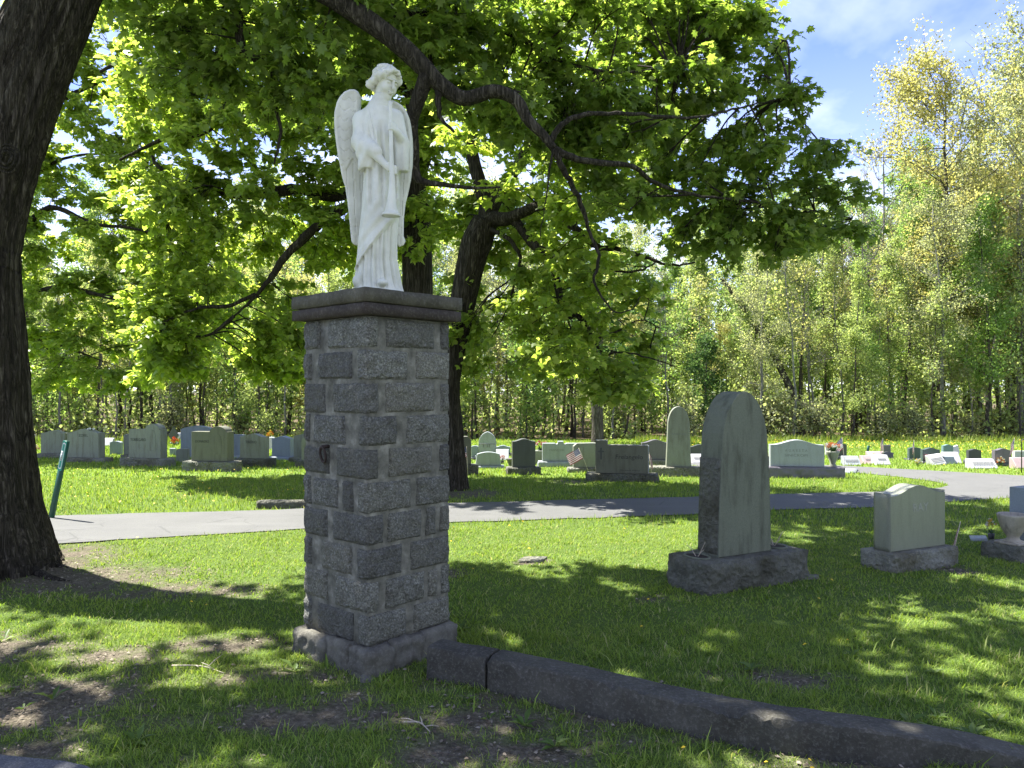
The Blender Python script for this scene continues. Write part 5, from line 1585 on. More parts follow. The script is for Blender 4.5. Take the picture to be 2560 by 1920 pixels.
def crown(limb_pts, blobs, rad, twigs, per, size, seed, tmpl, tf, flat=.55):
    """sub-branches from the nearest limb to each blob, twigs inside it, leaves along the twigs"""
    rng = np.random.default_rng(seed)
    LP = np.concatenate(limb_pts)
    tw = MB(); C = []; OUT = []
    for b in blobs:
        r = rad[0] + (rad[1] - rad[0]) * rng.random()
        i = np.argmin(np.linalg.norm(LP - b, axis=1) + .6 * np.clip(LP[:, 2] - b[2], -9, 0) * -1)
        p = LP[i]; dist = np.linalg.norm(b - p)
        mid = (p + b) / 2 + (rng.random(3) - .5) * dist * .22 + np.array([0, 0, .10 * dist])
        cv = curve_pts([p, mid, b], 9)
        r0 = .009 + .0045 * dist
        tw.add(*tube(cv, np.linspace(r0, .006, 9), 5, False))
        for t in range(twigs):
            s = int(3 + rng.random() * 5.9)
            q = cv[s]
            v = rng.normal(size=3); v /= np.linalg.norm(v); v[2] *= flat
            e = b + v * r * (.45 + .55 * rng.random()); 
            m_ = (q + e) / 2 + np.array([0, 0, .08]) * (rng.random() - .2)
            tv = curve_pts([q, m_, e], 6)
            tw.add(*tube(tv, np.linspace(.0052, .0022, 6), 3, False))
            k = rng.integers(per[0], per[1])
            u = .35 + .68 * rng.random(k) ** .7
            pos = q + (e - q) * u[:, None] + (rng.random((k, 3)) - .5) * np.array([.24, .24, .12])
            pos[:, 2] += .08 * u * (1 - u)
            C.append(pos); OUT.append(np.repeat((e - q)[None] / (np.linalg.norm(e - q) + 1e-6), k, 0))
    C = np.concatenate(C); OUT = np.concatenate(OUT)
    S = size[0] + (size[1] - size[0]) * rng.random(len(C))
    R = frames(len(C), .45, rng, OUT * .6)
    return tw, C, R, S

# --- tree 1: the big trunk at the left, its limb arching over the picture
d1 = 7.45
t1 = empty('maple_tree', gp(0, 1415), 0, 'big maple with dark furrowed trunk at the left edge, boughs arching over the pillar', 'tree')
def fix(o, root):
    o.matrix_parent_inverse = Matrix.Translation(-Vector(root.location)); return o
trk = [(-48, 1470, d1), (-55, 1380, d1), (-70, 1250, d1), (-80, 1080, d1), (-85, 900, d1), (-88, 740, d1), (-85, 620, d1), (-48, 480, d1), (0, 340, d1), (62, 180, d1 + .05), (140, 0, d1 + .1), (210, -160, d1 + .2), (270, -330, d1 + .4)]
rad1 = [.72, .62, .55, .51, .49, .465, .44, .415, .375, .345, .312, .29, .26]
C1, (V, Fq) = limb(trk, 170, rad1, 150, .034, 5)
link_ = link('trunk', mesh_np('trunk', V, Fq, M['bark'], True), t1); fix(link_, t1)
mbk = MB()
kc = at(15, 395, d1 - .40)
for k in range(3):
    th = np.linspace(0, 2 * math.pi, 20)
    mbk.add(*tube([(kc.x + (.055 + .03 * k) * math.cos(t), kc.y + .012 * k + .01 * math.sin(3 * t), kc.z + (.06 + .035 * k) * math.sin(t)) for t in th], .016 - .003 * k, 6, False))
fix(link('knot', mbk.mesh('knot', M['bark'], True), t1), t1)
roots = MB()
for (a, b_, c) in (((20, 1405), (120, 1440), (260, 1458)), ((-60, 1440), (-20, 1500), (20, 1540)), ((60, 1395), (140, 1412), (210, 1420))):
    P = [gp(*a) + Vector((0, .05, .12)), gp(*b_) + Vector((0, 0, .02)), gp(*c) + Vector((0, 0, -.025))]
    cv = curve_pts(P, 16); cv[:, 2] -= .035; roots.add(*tube(cv, np.linspace(.06, .012, 16), 10, True, bark_disp(.008, 8)))
fix(link('surface_roots', roots.mesh('surface_roots', M['bark'], True), t1), t1)
L1 = []
big = [([(270, -330, 7.9), (520, -230, 7.6), (720, -80, 7.4), (850, 5, 7.3), (960, 80, 7.25), (1030, 140, 7.2), (1100, 210, 7.2), (1160, 246, 7.2), (1235, 229, 7.2), (1290, 250, 7.2), (1320, 300, 7.2), (1360, 340, 7.2), (1384, 371, 7.2)], [.17, .155, .12, .10, .092, .086, .074, .066, .062, .056, .050, .042, .036], 90, 20),
       ([(1378, 352, 7.2), (1427, 295, 7.25), (1553, 283, 7.5), (1722, 295, 8.2), (1848, 270, 8.7), (1975, 240, 9.0)], [.03, .024, .018, .012, .006], 40, 8),
       ([(1384, 371, 7.2), (1405, 418, 7.25), (1427, 456, 7.3), (1450, 505, 7.4), (1473, 580, 7.5), (1497, 642, 7.5), (1487, 711, 7.5), (1535, 776, 7.6), (1580, 773, 7.6), (1602, 742, 7.6)], [.034, .026, .02, .014, .009, .005], 50, 8),
       ([(1384, 371, 7.2), (1450, 400, 7.3), (1570, 413, 7.7), (1637, 456, 8.0), (1722, 485, 8.4), (1850, 500, 8.9), (2000, 520, 9.3), (2130, 545, 9.5)], [.034, .028, .02, .013, .006], 40, 8),
       ([(1067, 190, 7.2), (1045, 250, 7.25), (1029, 304, 7.3), (1033, 370, 7.4), (1036, 422, 7.5), (1052, 452, 7.5), (1110, 462, 7.5), (1180, 470, 7.6), (1250, 468, 7.7)], [.075, .068, .06, .055, .045, .026, .016, .009], 40, 12),
       ([(1095, 225, 7.2), (1100, 290, 7.2), (1135, 330, 7.2)], [.035, .02, .012], 12, 8),
       ([(720, -80, 7.4), (860, -60, 7.7), (950, -5, 8.0), (1010, 60, 8.2), (1065, 115, 8.3), (1080, 160, 8.3)], [.08, .06, .04, .02], 24, 10),
       ([(1000, 35, 8.2), (1120, 32, 8.3), (1195, 40, 8.4), (1250, 75, 8.4), (1330, 110, 8.5), (1420, 160, 8.6), (1560, 180, 8.8), (1700, 160, 9.0)], [.045, .038, .03, .02, .01], 34, 8),
       ([(597, 40, 8.2), (600, 95, 8.2), (612, 130, 8.2), (680, 173, 8.1), (681, 242, 8.1), (702, 331, 8.1), (686, 410, 8.1)], [.05, .045, .034, .022, .010], 30, 8),
       ([(680, 173, 8.1), (768, 190, 8.1), (834, 215, 8.1), (900, 240, 8.2)], [.022, .014, .007], 14, 6),
       ([(270, -330, 7.9), (420, -180, 8.1), (540, -60, 8.2), (597, 40, 8.2)], [.16, .10, .05], 20, 10),
       ([(270, -330, 7.9), (150, -700, 7.6), (20, -1150, 7.0), (-150, -1600, 6.4)], [.24, .2, .13, .05], 24, 12),
       ([(150, -700, 7.6), (600, -900, 7.4), (1150, -1000, 7.2), (1700, -1050, 7.2)], [.14, .1, .06, .03], 24, 10),
       ([(20, -1150, 7.0), (500, -1700, 7.2), (900, -2200, 7.6)], [.10, .06, .03], 20, 10),
       ([(1384, 371, 7.2), (1372, 440, 7.1), (1360, 520, 7.1), (1349, 600, 7.1)], [.014, .01, .006, .003], 20, 5)]
for k, (ct, rr, n_, sd) in enumerate(big):
    C, (V, Fq) = limb(ct, n_, rr, sd, .007 if k in (0, 4) else 0, 20 + k)
    L1.append(C)
    fix(link('limb', mesh_np('limb', V, Fq, M['bark'], True), t1), t1)
RIGHT = [(1060, -60), (1560, -60), (1720, -20), (1910, 30), (1935, 120), (1900, 200), (1925, 320), (1850, 400), (2040, 405), (2110, 480), (2165, 560), (2090, 610), (1880, 660), (1700, 640), (1560, 560), (1350, 420), (1130, 300), (1060, 130)]
TOPL = [(250, -90), (1100, -90), (1100, 150), (900, 190), (700, 330), (620, 330), (480, 200), (250, 90)]
rb = np.random.default_rng(41)
bl1 = deepen(px_blobs(RIGHT, 7.5, 9.8, 112, rb)) + px_blobs(TOPL, 7.6, 8.9, 42, rb)
bl1 += [np.array(tuple(at(*q))) for q in ((1990, 245, 9.0), (1880, 40, 9.3), (2080, 390, 9.2), (1960, 360, 9.0))]
tw1, LC, LR, LS = crown(L1[:11], bl1, (.30, .62), 10, (14, 24), (.07, .14), 43, TL, TLF)
fix(link('twigs', tw1.mesh('twigs', M['bark_twig'], True), t1, kind='stuff'), t1)
# the three hundred leaves that show largest are single leaves; the rest is one mass
vis = np.abs(LC[:, 0] / LC[:, 1]) < .66
scr = np.where(vis & (LC[:, 2] < EYE + .5 * LC[:, 1]), LS / LC[:, 1], 0)
order = np.argsort(-scr); top, rest = order[:300], order[300:]
leaf_me = mesh_np('leaf', TL, TLF, M['leaf'], True)
for i_ in top:
    o_ = bpy.data.objects.new('leaf', leaf_me); COL.objects.link(o_); o_.parent = t1
    mw = Matrix([list(LR[i_, 0] * LS[i_]) + [LC[i_, 0]], list(LR[i_, 1] * LS[i_]) + [LC[i_, 1]], list(LR[i_, 2] * LS[i_]) + [LC[i_, 2]], [0, 0, 0, 1]])
    o_.matrix_basis = Matrix.Translation(-Vector(t1.location)) @ mw
V, T = leaves_vf(LC[rest], LR[rest], LS[rest], TL, TLF)
mbc = MB(); mbc.add(V, T)
# crown above the picture: it throws the shade on the lawn
def cloud(cen, rad, n, size, rng):
    v = rng.normal(size=(n, 3)); v /= np.linalg.norm(v, axis=1)[:, None]
    p = np.array(cen) + v * (rng.random(n) ** (1 / 2.4))[:, None] * np.array(rad)
    keep_ = (vnoise(p, .8, 77) > .40) & (vnoise(p, 2.4, 78) > .40)
    p = p[keep_]
    return p, frames(len(p), .35, rng), size * (.7 + .6 * rng.random(len(p)))
UP1 = [((-2.2, 7.3, 7.4), (2.6, 1.8, .9), 6500), ((-5.6, 7.5, 7.6), (2.3, 1.9, 1.0), 5600), ((-4.6, 5.6, 7.2), (2.0, 1.5, .7), 2800), ((-2.2, 6.0, 8.4), (2.4, 1.4, .8), 2200)]
for cen, rad, n_ in UP1:
    p, R, S = cloud(cen, rad, n_, .15, rb)
    mbc.add(*leaves_vf(p, R, S, TS, TSF))
fix(link('crown', mbc.mesh('crown', M['leaf'], True), t1, kind='stuff'), t1)

# --- tree 2: leaning trunk right of the pillar
b2 = gp(1136, 1222)
t2 = empty('maple_tree', b2, 0, 'leaning dark maple trunk just right of the pillar, forking under its leaves', 'tree')
D2 = b2.y
C2, (V, Fq) = limb([(1128, 1250, D2), (1130, 1190, D2), (1126, 1090, D2), (1118, 980, D2), (1128, 890, D2), (1148, 800, D2), (1166, 710, D2), (1184, 630, D2), (1205, 570, D2), (1218, 530, D2), (1180, 380, D2), (1160, 200, D2 + .2), (1175, 0, D2 + .4), (1220, -250, D2 + .5)],
              120, [.36, .27, .225, .21, .215, .22, .225, .235, .26, .22, .12, .09, .07, .05, .03], 56, .016, 61)
fix(link('trunk', mesh_np('trunk', V, Fq, M['bark'], True), t2), t2)
L2 = [C2[70:]]
for ct, rr, n_ in [([(1212, 548, D2), (1275, 545, D2 - .3), (1353, 515, D2 - .7), (1422, 556, D2 - 1.0), (1490, 615, D2 - 1.3), (1542, 622, D2 - 1.5), (1611, 642, D2 - 1.7), (1676, 663, D2 - 1.9), (1738, 656, D2 - 2.0)], [.15, .10, .07, .06, .045, .03, .02, .012], 50),
                   ([(1284, 550, D2 - .3), (1339, 615, D2 - .5), (1377, 649, D2 - .6), (1391, 704, D2 - .6), (1405, 759, D2 - .7), (1418, 790, D2 - .7), (1449, 794, D2 - .8), (1484, 845, D2 - .9), (1511, 890, D2 - 1.0), (1549, 924, D2 - 1.1), (1610, 975, D2 - 1.2)], [.085, .075, .07, .06, .05, .04, .03, .022, .012], 60),
                   ([(1497, 620, D2 - 1.3), (1520, 665, D2 - 1.3), (1560, 680, D2 - 1.4), (1600, 676, D2 - 1.4), (1640, 655, D2 - 1.4)], [.03, .02, .012], 16),
                   ([(1484, 845, D2 - .9), (1540, 830, D2 - 1), (1600, 800, D2 - 1), (1650, 820, D2 - 1.1)], [.022, .015, .008], 16),
                   ([(1511, 890, D2 - 1.0), (1560, 880, D2 - 1.2), (1640, 900, D2 - 1.3), (1700, 920, D2 - 1.3)], [.02, .014, .007], 16),
                   ([(1218, 530, D2), (1320, 380, D2 - .4), (1450, 240, D2 - .6), (1600, 80, D2 - .7), (1750, -120, D2 - .6)], [.14, .10, .07, .05, .03], 36),
                   ([(1205, 565, D2), (1262, 590, D2 - .4), (1300, 640, D2 - .5), (1290, 690, D2 - .5)], [.045, .04, .03, .015], 16)]:
    C, (V, Fq) = limb(ct, n_, rr, 10); L2.append(C)
    fix(link('limb', mesh_np('limb', V, Fq, M['bark'], True), t2), t2)
MIDR = [(1110, 500), (1420, 470), (1560, 640), (1650, 760), (1600, 860), (1640, 960), (1540, 1000), (1440, 930), (1300, 930), (1180, 985), (1120, 960), (1118, 760)]
BACKR = [(1060, -60), (1700, -60), (1800, 200), (1700, 520), (1300, 520), (1080, 300)]
bl2 = [b for b in px_blobs(MIDR, D2 - 2.0, D2 + 1.8, 66, rb) if b[1] > D2 + .35 or b[0] / b[1] > (1300 - 1280) / F] + px_blobs(BACKR, D2 - 1.5, D2 + 2, 56, rb)
bl2 += [np.array(tuple(at(*q))) for q in ((1140, 820, D2 - .4), (1150, 850, D2 - .4), (1135, 900, D2 + .6), (1170, 940, D2 + .6))]
tw2, LC, LR, LS = crown(L2, bl2, (.45, .9), 10, (16, 27), (.09, .155), 63, TS, TSF)
fix(link('twigs', tw2.mesh('twigs', M['bark_twig'], True), t2, kind='stuff'), t2)
mbc = MB(); mbc.add(*leaves_vf(LC, LR, LS, TS, TSF))
for cen, rad, n_ in [((.9, D2 - 1.0, 9.6), (3.0, 2.2, 1.2), 3000), ((3.2, D2 - 1.5, 9.0), (2.4, 1.8, 1.0), 2000)]:
    p, R, S = cloud(cen, rad, n_, .2, rb); mbc.add(*leaves_vf(p, R, S, TS, TSF))
fix(link('crown', mbc.mesh('crown', M['leaf_bright'], True), t2, kind='stuff'), t2)

# --- tree 3: upright trunk behind the statue, boughs drooping to the left
b3 = gp(1042, 1196)
D3 = b3.y
t3 = empty('maple_tree', b3, 0, 'upright maple trunk rising behind the angel, boughs drooping to the left', 'tree')
C3, (V, Fq) = limb([(1040, 1215, D3), (1042, 1150, D3), (1040, 950, D3), (1044, 740, D3), (1042, 620, D3), (1040, 540, D3), (1030, 450, D3), (1050, 380, D3 + .1), (1040, 250, D3 + .2), (1000, 80, D3 + .4), (960, -150, D3 + .5), (930, -400, D3 + .6)],
              90, [.42, .34, .31, .30, .29, .27, .25, .22, .18, .13, .08], 44, .014, 71)
fix(link('trunk', mesh_np('trunk', V, Fq, M['bark'], True), t3), t3)
L3 = [C3[40:]]
for ct, rr, n_ in [([(1035, 500, D3), (950, 492, D3 - .3), (870, 515, D3 - .5), (800, 560, D3 - .6), (715, 640, D3 - .7), (680, 690, D3 - .7), (640, 740, D3 - .7), (585, 790, D3 - .7)], [.15, .13, .11, .095, .08, .065, .04, .02], 50),
                   ([(640, 735, D3 - .7), (570, 765, D3 - .8), (500, 770, D3 - .9), (420, 800, D3 - 1), (340, 850, D3 - 1)], [.045, .035, .022, .010], 24),
                   ([(585, 790, D3 - .7), (520, 838, D3 - .7), (440, 838, D3 - .6), (370, 850, D3 - .6)], [.04, .03, .018, .01], 18),
                   ([(1030, 450, D3), (940, 480, D3), (823, 490, D3), (752, 474, D3 + .1), (686, 479, D3 + .2), (608, 490, D3 + .3), (531, 479, D3 + .4), (482, 501, D3 + .5), (420, 560, D3 + .6)], [.15, .13, .12, .11, .10, .08, .06, .04, .02], 44),
                   ([(1040, 250, D3 + .2), (860, 120, D3 + .3), (640, 60, D3 + .4), (420, 90, D3 + .5), (250, 180, D3 + .6)], [.10, .085, .07, .05, .03], 36),
                   ([(1040, 300, D3 + .2), (860, 270, D3), (700, 250, D3), (520, 290, D3 + .2), (380, 360, D3 + .4), (300, 400, D3 + .5)], [.09, .08, .06, .045, .03], 36),
                   ([(640, 60, D3 + .4), (560, 150, D3 + .4), (540, 240, D3 + .4), (530, 320, D3 + .4), (470, 345, D3 + .3), (440, 345, D3 + .3)], [.06, .05, .04, .03, .02], 24),
                   ([(500, 480, D3 + .5), (400, 420, D3 + .4), (380, 390, D3 + .4)], [.05, .04, .03], 10)]:
    C, (V, Fq) = limb(ct, n_, rr, 10); L3.append(C)
    fix(link('limb', mesh_np('limb', V, Fq, M['bark'], True), t3), t3)
LEFT3 = [(330, -80), (1110, -80), (1110, 640), (960, 660), (880, 700), (760, 640), (690, 620), (560, 700), (430, 850), (330, 800)]
bl3 = px_blobs(LEFT3, D3 - 1.4, D3 + 1.8, 155, rb) + px_blobs([(380, 690), (520, 700), (480, 930), (360, 960)], D3 - 1.2, D3 + 1, 12, rb) + px_blobs([(640, 760), (760, 700), (760, 960), (660, 940)], D3 - .5, D3 + 2, 12, rb)
tw3, LC, LR, LS = crown(L3, bl3, (.5, 1.0), 11, (24, 38), (.095, .16), 73, TM, TMF)
fix(link('twigs', tw3.mesh('twigs', M['bark_twig'], True), t3, kind='stuff'), t3)
mbc = MB(); mbc.add(*leaves_vf(LC, LR, LS, TM, TMF))
fix(link('crown', mbc.mesh('crown', M['leaf_bright'], True), t3, kind='stuff'), t3)

# --- tree 4: maple mostly hidden behind the big trunk
b4 = gp(20, 1142)
D4 = b4.y
t4 = empty('maple_tree', b4, 0, 'sunlit maple behind the big trunk, low bright foliage left of the pillar', 'tree')
C4, (V, Fq) = limb([(20, 1150, D4), (18, 1000, D4), (20, 800, D4), (30, 560, D4), (20, 300, D4), (40, 0, D4), (60, -250, D4)], 50, [.34, .28, .26, .23, .19, .13, .07], 28, .014, 81)
fix(link('trunk', mesh_np('trunk', V, Fq, M['bark'], True), t4), t4)
L4 = [C4[12:]]
for ct, rr, n_ in [([(20, 620, D4), (120, 520, D4 - .5), (230, 560, D4 - .8), (330, 570, D4 - 1), (440, 600, D4 - 1.2)], [.10, .08, .06, .04, .02], 24),
                   ([(20, 780, D4), (130, 720, D4 - .6), (260, 740, D4 - 1), (400, 780, D4 - 1.2), (560, 860, D4 - 1.2)], [.10, .08, .06, .04, .02], 24),
                   ([(20, 400, D4), (120, 280, D4), (260, 200, D4 - .4), (420, 160, D4 - .5)], [.10, .07, .05, .02], 24),
                   ([(20, 500, D4), (150, 400, D4 + .6), (320, 380, D4 + 1.0)], [.08, .05, .02], 18),
                   ([(20, 830, D4), (140, 860, D4 - .8), (250, 900, D4 - 1.4)], [.06, .04, .015], 16)]:
    C, (V, Fq) = limb(ct, n_, rr, 9); L4.append(C)
    fix(link('limb', mesh_np('limb', V, Fq, M['bark'], True), t4), t4)
LEFT4 = [(-120, -60), (60, 60), (330, -60), (480, 200), (560, 560), (620, 760), (560, 860), (420, 940), (250, 985), (60, 960), (-120, 800)]
bl4 = px_blobs(LEFT4, D4 - 2.0, D4 + 1.2, 165, rb)
tw4, LC, LR, LS = crown(L4, bl4, (.55, 1.1), 12, (26, 40), (.10, .17), 83, TM, TMF)
fix(link('twigs', tw4.mesh('twigs', M['bark_twig'], True), t4, kind='stuff'), t4)
mbc = MB(); mbc.add(*leaves_vf(LC, LR, LS, TM, TMF))
fix(link('crown', mbc.mesh('crown', M['leaf_bright'], True), t4, kind='stuff'), t4)

# ------------------------------------------------------------------ the wood behind the graves
FM = {}
def fleaf(name, a, b, c, t=(1.65, 1.6, .9, 1)):
    a, b, c = [(q[0] * 1.28, q[1] * 1.28, q[2] * 1.5, 1) for q in (a, b, c)]
    FM[name] = leafy(name, [(0, a), (.5, b), (1, c)], t, .55, .6, .2)
fleaf('spring_pale', (.125, .17, .05, 1), (.185, .235, .08, 1), (.27, .31, .14, 1))
fleaf('spring_green', (.085, .15, .035, 1), (.13, .21, .055, 1), (.20, .27, .09, 1))
fleaf('spring_yellow', (.17, .175, .06, 1), (.24, .235, .09, 1), (.32, .295, .13, 1))
fleaf('spring_grey', (.14, .165, .08, 1), (.20, .22, .115, 1), (.28, .29, .17, 1))
fleaf('spring_bronze', (.155, .165, .06, 1), (.22, .225, .09, 1), (.29, .285, .13, 1))
fleaf('deep_green', (.03, .065, .02, 1), (.05, .095, .03, 1), (.08, .13, .05, 1))
def wood_proto(name, seed, H, r0, nb, first, spread, leaves, lsize, bark_m, leaf_m, twig=0, lean=0.0, upness=.9, stems=1, rnd=False):
    rng = np.random.default_rng(seed)
    tm = MB(); LPs = []; bm_ = MB()
    for s_ in range(stems):
        dirx = rng.normal(size=2) * (.02 if stems == 1 else .16)
        zz = np.linspace(0, H, 12)
        bend = np.cumsum(rng.normal(size=(12, 2)) * .09 * H / 12, axis=0)
        P = np.column_stack([bend[:, 0] + dirx[0] * zz + lean * zz, bend[:, 1] + dirx[1] * zz, zz])
        P[:, :2] -= P[0, :2]
        R = r0 * (1 - .88 * (zz / H)) * (1 + .5 * np.exp(-zz / .35)) / math.sqrt(stems)
        P[0, 2] = -.3
        tm.add(*tube(P, R, 9))
        for k in range(nb):
            u = first + (1 - first) * (k + rng.random()) / nb
            i = u * 11; i0 = min(10, int(i)); p = P[i0] + (P[i0 + 1] - P[i0]) * (i - i0)
            a = rng.random() * 6.28
            L = spread * (1 - .65 * ((u - first) / (1 - first)) ** 1.3) * (.6 + .6 * rng.random())
            if rnd:
                vv = (u - first) / (1 - first); L = spread * (.42 + .62 * math.sin(math.pi * min(1, vv * .9 + .08))) * (.65 + .5 * rng.random())
            d = np.array([math.cos(a), math.sin(a), upness * (.35 + rng.random() * .9)]); d /= np.linalg.norm(d)
            e = p + d * L; m_ = (p + e) / 2 + rng.normal(size=3) * L * .10 - np.array([0, 0, .06 * L])
            cv = curve_pts([p, m_, e], 7)
            bm_.add(*tube(cv, np.linspace(r0 * .26 * (1 - u * .6), .012, 7), 4, False))
            for q in range(4 + twig):
                s0 = cv[rng.integers(2, 7)]
                v = d * .6 + rng.normal(size=3) * .75; v /= np.linalg.norm(v); v[2] += .25
                e2 = s0 + v * L * (.22 + .33 * rng.random())
                c2 = curve_pts([s0, (s0 + e2) / 2 + rng.normal(size=3) * .07, e2], 5)
                bm_.add(*tube(c2, np.linspace(.016, .006, 5), 3, False))
                LPs.append(c2[1:])
                for w_ in range(twig):
                    s1 = c2[rng.integers(1, 5)]; e3 = s1 + (v + rng.normal(size=3) * .6 + np.array([0, 0, .3])) * L * .16
                    bm_.add(*tube([s1, (s1 + e3) / 2 + rng.normal(size=3) * .03, e3], np.array([.009, .007, .004]), 3, False))
            LPs.append(cv[3:])
    tmesh = tm.mesh(name + '_trunk', M[bark_m], True)
    bmesh_ = bm_.mesh(name + '_branches', M[bark_m], True)
    lm_ = None
    if leaves:
        LP = np.concatenate(LPs)
        c = LP[rng.integers(0, len(LP), leaves)] + rng.normal(size=(leaves, 3)) * .26
        c[:, 2] = np.maximum(c[:, 2], .1)
        S = lsize * (.6 + .8 * rng.random(leaves))
        V, T = leaves_vf(c, rframes(leaves, rng), S, TQ, TQF)
        lm_ = mesh_np(name + '_crown', V, T, FM[leaf_m], False)
    return tmesh, bmesh_, lm_
def plant_tree(proto, loc, rz, s, label, group, name='forest_tree', cat='tree', szz=1.0):
    r = empty(name, loc, rz, label, cat, group); r.scale = (s, s, s * szz)
    link('trunk', proto[0], r); link('branches', proto[1], r, kind='stuff')
    if proto[2]: link('crown', proto[2], r, kind='stuff')
    return r
PR = {
 'pale': [wood_proto('pale', 1, 17, .13, 24, .25, 2.6, 9500, .125, 'bark_wood', 'spring_pale'), wood_proto('pale', 2, 15, .11, 22, .15, 2.3, 9500, .125, 'bark_wood', 'spring_pale')],
 'green': [wood_proto('green', 3, 14, .12, 22, .18, 2.5, 11000, .13, 'bark_wood', 'spring_green'), wood_proto('green', 4, 18, .16, 26, .25, 3.0, 12500, .13, 'bark_wood', 'spring_green')],
 'yellow': [wood_proto('yellow', 5, 18, .22, 44, .30, 4.6, 30000, .11, 'bark_wood', 'spring_yellow', 1, rnd=True), wood_proto('bronze', 6, 13, .11, 22, .15, 2.4, 9500, .12, 'bark_wood', 'spring_bronze')],
 'grey': [wood_proto('greyleaf', 7, 18, .17, 34, .2, 3.6, 12000, .12, 'bark_grey', 'spring_grey', 1, rnd=True)],
 'bare': [wood_proto('bare', 8, 18, .15, 24, .45, 3.0, 0, .1, 'bark_grey', None, 3, .0, 1.3), wood_proto('bare', 9, 16, .13, 22, .4, 2.8, 0, .1, 'bark_grey', None, 3, .02, 1.3)],
 'sap': [wood_proto('sapling', 10, 8, .05, 14, .12, 1.5, 2000, .12, 'bark_wood', 'spring_pale'), wood_proto('sapling', 11, 6, .04, 14, .1, 1.5, 2000, .12, 'bark_wood', 'spring_green'),
         wood_proto('sapling', 12, 10, .06, 12, .35, 1.2, 1000, .11, 'bark_grey', 'spring_bronze')],
 'bush': [wood_proto('bush', 13, 1.6, .03, 9, .1, .9, 1500, .10, 'bark_wood', 'spring_grey', stems=4), wood_proto('bush', 14, 1.4, .03, 9, .1, .9, 1500, .10, 'bark_wood', 'spring_pale', stems=4)],
 'dark': [wood_proto('dark', 15, 8, .14, 24, .1, 2.2, 6000, .15, 'bark_wood', 'deep_green')],
}
LBL = {'pale': 'pale spring-green forest tree with thin leaves in the wood behind the graves', 'green': 'fresh green forest tree with fuller leaves in the wood behind the graves',
       'yellow': 'yellowish or bronze budding forest tree in the wood behind the graves', 'grey': 'tall grey-green budding tree with light bark in the wood', 'bare': 'leafless grey tree with fine bare twigs standing above the wood',
       'sap': 'thin young sapling stem with sparse leaves at the edge of the wood', 'bush': 'low pale green bush at the foot of the wood', 'dark': 'dark evergreen-looking tree in the shade of the wood'}
GRP = {k: k0 for k, k0 in (('pale', 'pale green trees of the wood'), ('green', 'fuller green trees of the wood'), ('yellow', 'yellow budding trees of the wood'), ('grey', 'grey-green trees of the wood'), ('bare', 'bare trees of the wood'), ('sap', 'saplings along the wood'), ('bush', 'bushes along the wood'), ('dark', 'dark trees of the wood'))}
rw = random.Random(99)
def put(kind, px, d, s, var=None, label=None, szz=1.0, name=None, rz=None):
    x = (px - 1280) / F * d
    pr_ = PR[kind][var if var is not None else rw.randrange(len(PR[kind]))]
    return plant_tree(pr_, (x, d, float(gz(x, d))), rw.random() * 6.28 if rz is None else rz, s, label or LBL[kind], None if label else GRP[kind],
                      name or {'sap': 'forest_sapling', 'bush': 'forest_bush'}.get(kind, 'forest_tree'), 'bush' if kind == 'bush' else 'tree', szz)
# rows of trees, uneven
for row, (d0, step, scale) in enumerate(((40.5, 112, .76), (44.5, 98, .86), (49, 92, .94), (55, 90, 1.05), (62, 88, 1.18))):
    px = -380 + row * 37
    while px < 2960:
        d = d0 + rw.uniform(-1.6, 2.4)
        right = max(0.0, min(1.0, (px - 2050) / 350))
        kind = rw.choices(['pale', 'green', 'yellow', 'grey', 'dark', 'bare'], [34, 24, 11 + 10 * right, 8 + 10 * right, 4 * (1 - right), 6])[0]
        left = max(0.0, min(1.0, (1500 - px) / 500))
        s = scale * rw.uniform(.72, 1.02) * (.90 + .22 * right + .12 * left)
        if kind == 'bare': s *= .8 + .12 * right
        if kind == 'yellow': put(kind, px, d, s * .85, 1 if px < 2000 or rw.random() < .6 else 0)
        else: put(kind, px, d, s)
        px += step * rw.uniform(.65, 1.35)
for px in np.arange(-300, 2900, 30):
    d = rw.uniform(38.6, 50); put('sap', px + rw.uniform(-20, 20), d, rw.uniform(.6, 1.25))
for px in np.arange(-250, 2860, 95):
    if 1100 < px < 1560 and rw.random() < .4 or rw.random() < .25: continue
    put('bush', px + rw.uniform(-40, 40), rw.uniform(38.2, 43), rw.uniform(.6, 1.15))
# trees one can pick out
put('yellow', 2345, 43.5, 1.10, 0, 'tall yellow budding tree crowning the wood at the right', rz=.4)
put('bare', 2230, 47, 1.0, 0, 'bare grey tree with curved trunk rising left of the tall yellow tree', rz=1.0)
put('bare', 2390, 50, 1.28, 1, 'bare twiggy treetop showing just above the tall yellow tree', rz=2.2)
put('grey', 2545, 43, 1.22, 0, 'tall grey-green tree at the right edge reaching into the sky', rz=2.0)
put('grey', 2470, 46, 1.12, 0, 'grey-green tree between the tall yellow tree and the right edge', rz=.2)
for px, d, kd, s_ in ((2260, 52, 'pale', 1.12), (2300, 57, 'green', 1.15), (2400, 55, 'pale', 1.3), (2440, 58, 'bare', 1.4), (2500, 54, 'green', 1.22), (2560, 50, 'pale', 1.3), (2600, 47, 'bare', 1.3), (2640, 45, 'grey', 1.25), (2150, 56, 'pale', 1.05), (2080, 58, 'green', 1.0), (1990, 57, 'pale', 1.02), (1880, 58, 'pale', 1.0), (1780, 57, 'green', .98)):
    put(kd, px, d, s_)
put('bare', 2000, 49, .86, 1, 'faint bare treetop above the dark maple tip', rz=.9)
for px, d, s in ((1920, 40, 1.1), (1975, 39.4, 1.25), (2040, 39.6, 1.0), (2205, 39.0, .8), (2290, 38.8, .85)):
    put('bush', px, d, s, 0)
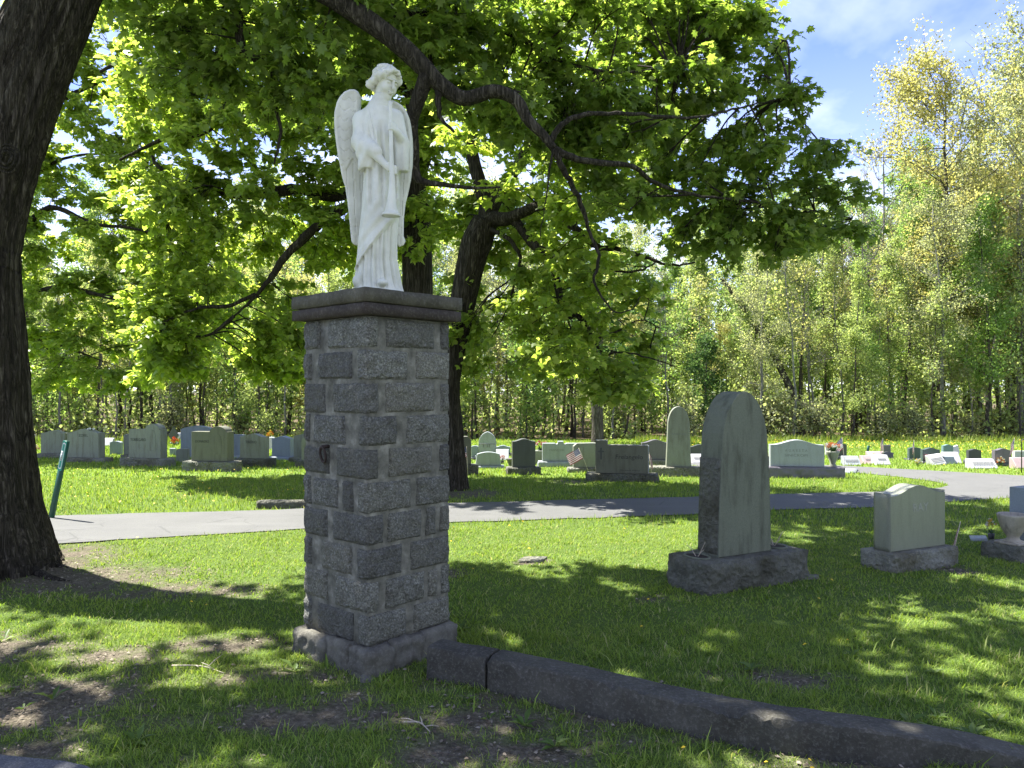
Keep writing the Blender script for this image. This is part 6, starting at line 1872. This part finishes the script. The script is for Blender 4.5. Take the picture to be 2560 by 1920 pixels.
# leaning trunk and blue-grey trunk
lt = empty('leaning_tree', gp(2003, 1092) , 0, 'dark trunk leaning far left across the wood behind the AGRESTA stone', 'tree')
d_ = lt.location.y
C, (V, Fq) = limb([(2003, 1100, d_), (1990, 1010, d_), (1940, 900, d_), (1880, 800, d_), (1830, 730, d_), (1800, 690, d_)], 40, [.30, .22, .19, .17, .13, .08], 12)
fix(link('trunk', mesh_np('trunk', V, Fq, M['bark_wood'], True), lt), lt)
bl = px_blobs([(1740, 600), (1900, 640), (1960, 800), (1820, 820), (1720, 720)], d_ - 1.5, d_ + 1.5, 14, rb)
twl, LC, LR, LS = crown([C[15:]], bl, (.6, 1.2), 6, (14, 22), (.12, .2), 93, TQ, TQF)
fix(link('branches', twl.mesh('branches', M['bark_wood'], True), lt, kind='stuff'), lt)
fix(link('crown', mesh_np('crown', *leaves_vf(LC, LR, LS, TQ, TQF), FM['spring_pale']), lt, kind='stuff'), lt)
bt = empty('ribbed_tree', gp(1494, 1108), 0, 'thick dark ribbed trunk right behind the Frelangelo stone', 'tree')
d_ = bt.location.y
C, (V, Fq) = limb([(1494, 1120, d_), (1494, 1060, d_), (1490, 960, d_), (1494, 860, d_), (1500, 760, d_), (1490, 640, d_)], 40, [.29, .25, .24, .22, .18, .10], 26, .02, 95)
fix(link('trunk', mesh_np('trunk', V, Fq, M['bark_wood'], True), bt), bt)
bl = px_blobs([(1360, 640), (1640, 640), (1660, 860), (1560, 980), (1420, 960), (1340, 840)], d_ - 2, d_ + 2, 40, rb)
twl, LC, LR, LS = crown([C[14:]], bl, (.6, 1.2), 6, (16, 26), (.12, .2), 97, TQ, TQF)
fix(link('branches', twl.mesh('branches', M['bark_wood'], True), bt, kind='stuff'), bt)
fix(link('crown', mesh_np('crown', *leaves_vf(LC, LR, LS, TQ, TQF), FM['deep_green']), bt, kind='stuff'), bt)
# far mass of the wood, beyond the trees one can tell apart
n = 34000
y = 68 + 26 * RNG.random(n); x = (RNG.random(n) * 2 - 1) * y * .86
hmax = 8.5 + 4.0 * vnoise(np.stack([x * .12, y * .05, x * 0], -1), 1.0, 12) + 2.5 * np.clip((x / y - .4) * 4, 0, 1)
z = gz(x, y) + hmax * RNG.random(n) ** .8
V, T = leaves_vf(np.stack([x, y, z], 1), rframes(n, RNG), .35 + .4 * RNG.random(n), TQ, TQF)
link('far_wood', mesh_np('far_wood', V, T, FM['spring_pale']), label='far mass of leaves deeper in the wood', cat='woodland', kind='stuff')
# brush and undergrowth between the stems
n = 30000
y = 38.6 + 22 * RNG.random(n) ** 1.4; x = (RNG.random(n) * 2 - 1) * y * .80
k = vnoise(np.stack([x, y, x * 0], -1), .5, 33) > .36
x, y = x[k], y[k]; n = len(x)
z = gz(x, y) + 2.6 * RNG.random(n) ** 1.9
V, T = leaves_vf(np.stack([x, y, z], 1), rframes(n, RNG), .12 + .14 * RNG.random(n), TQ, TQF)
link('undergrowth', mesh_np('undergrowth', V, T, FM['spring_pale']), label='thin pale undergrowth between the forest stems', cat='undergrowth', kind='stuff')
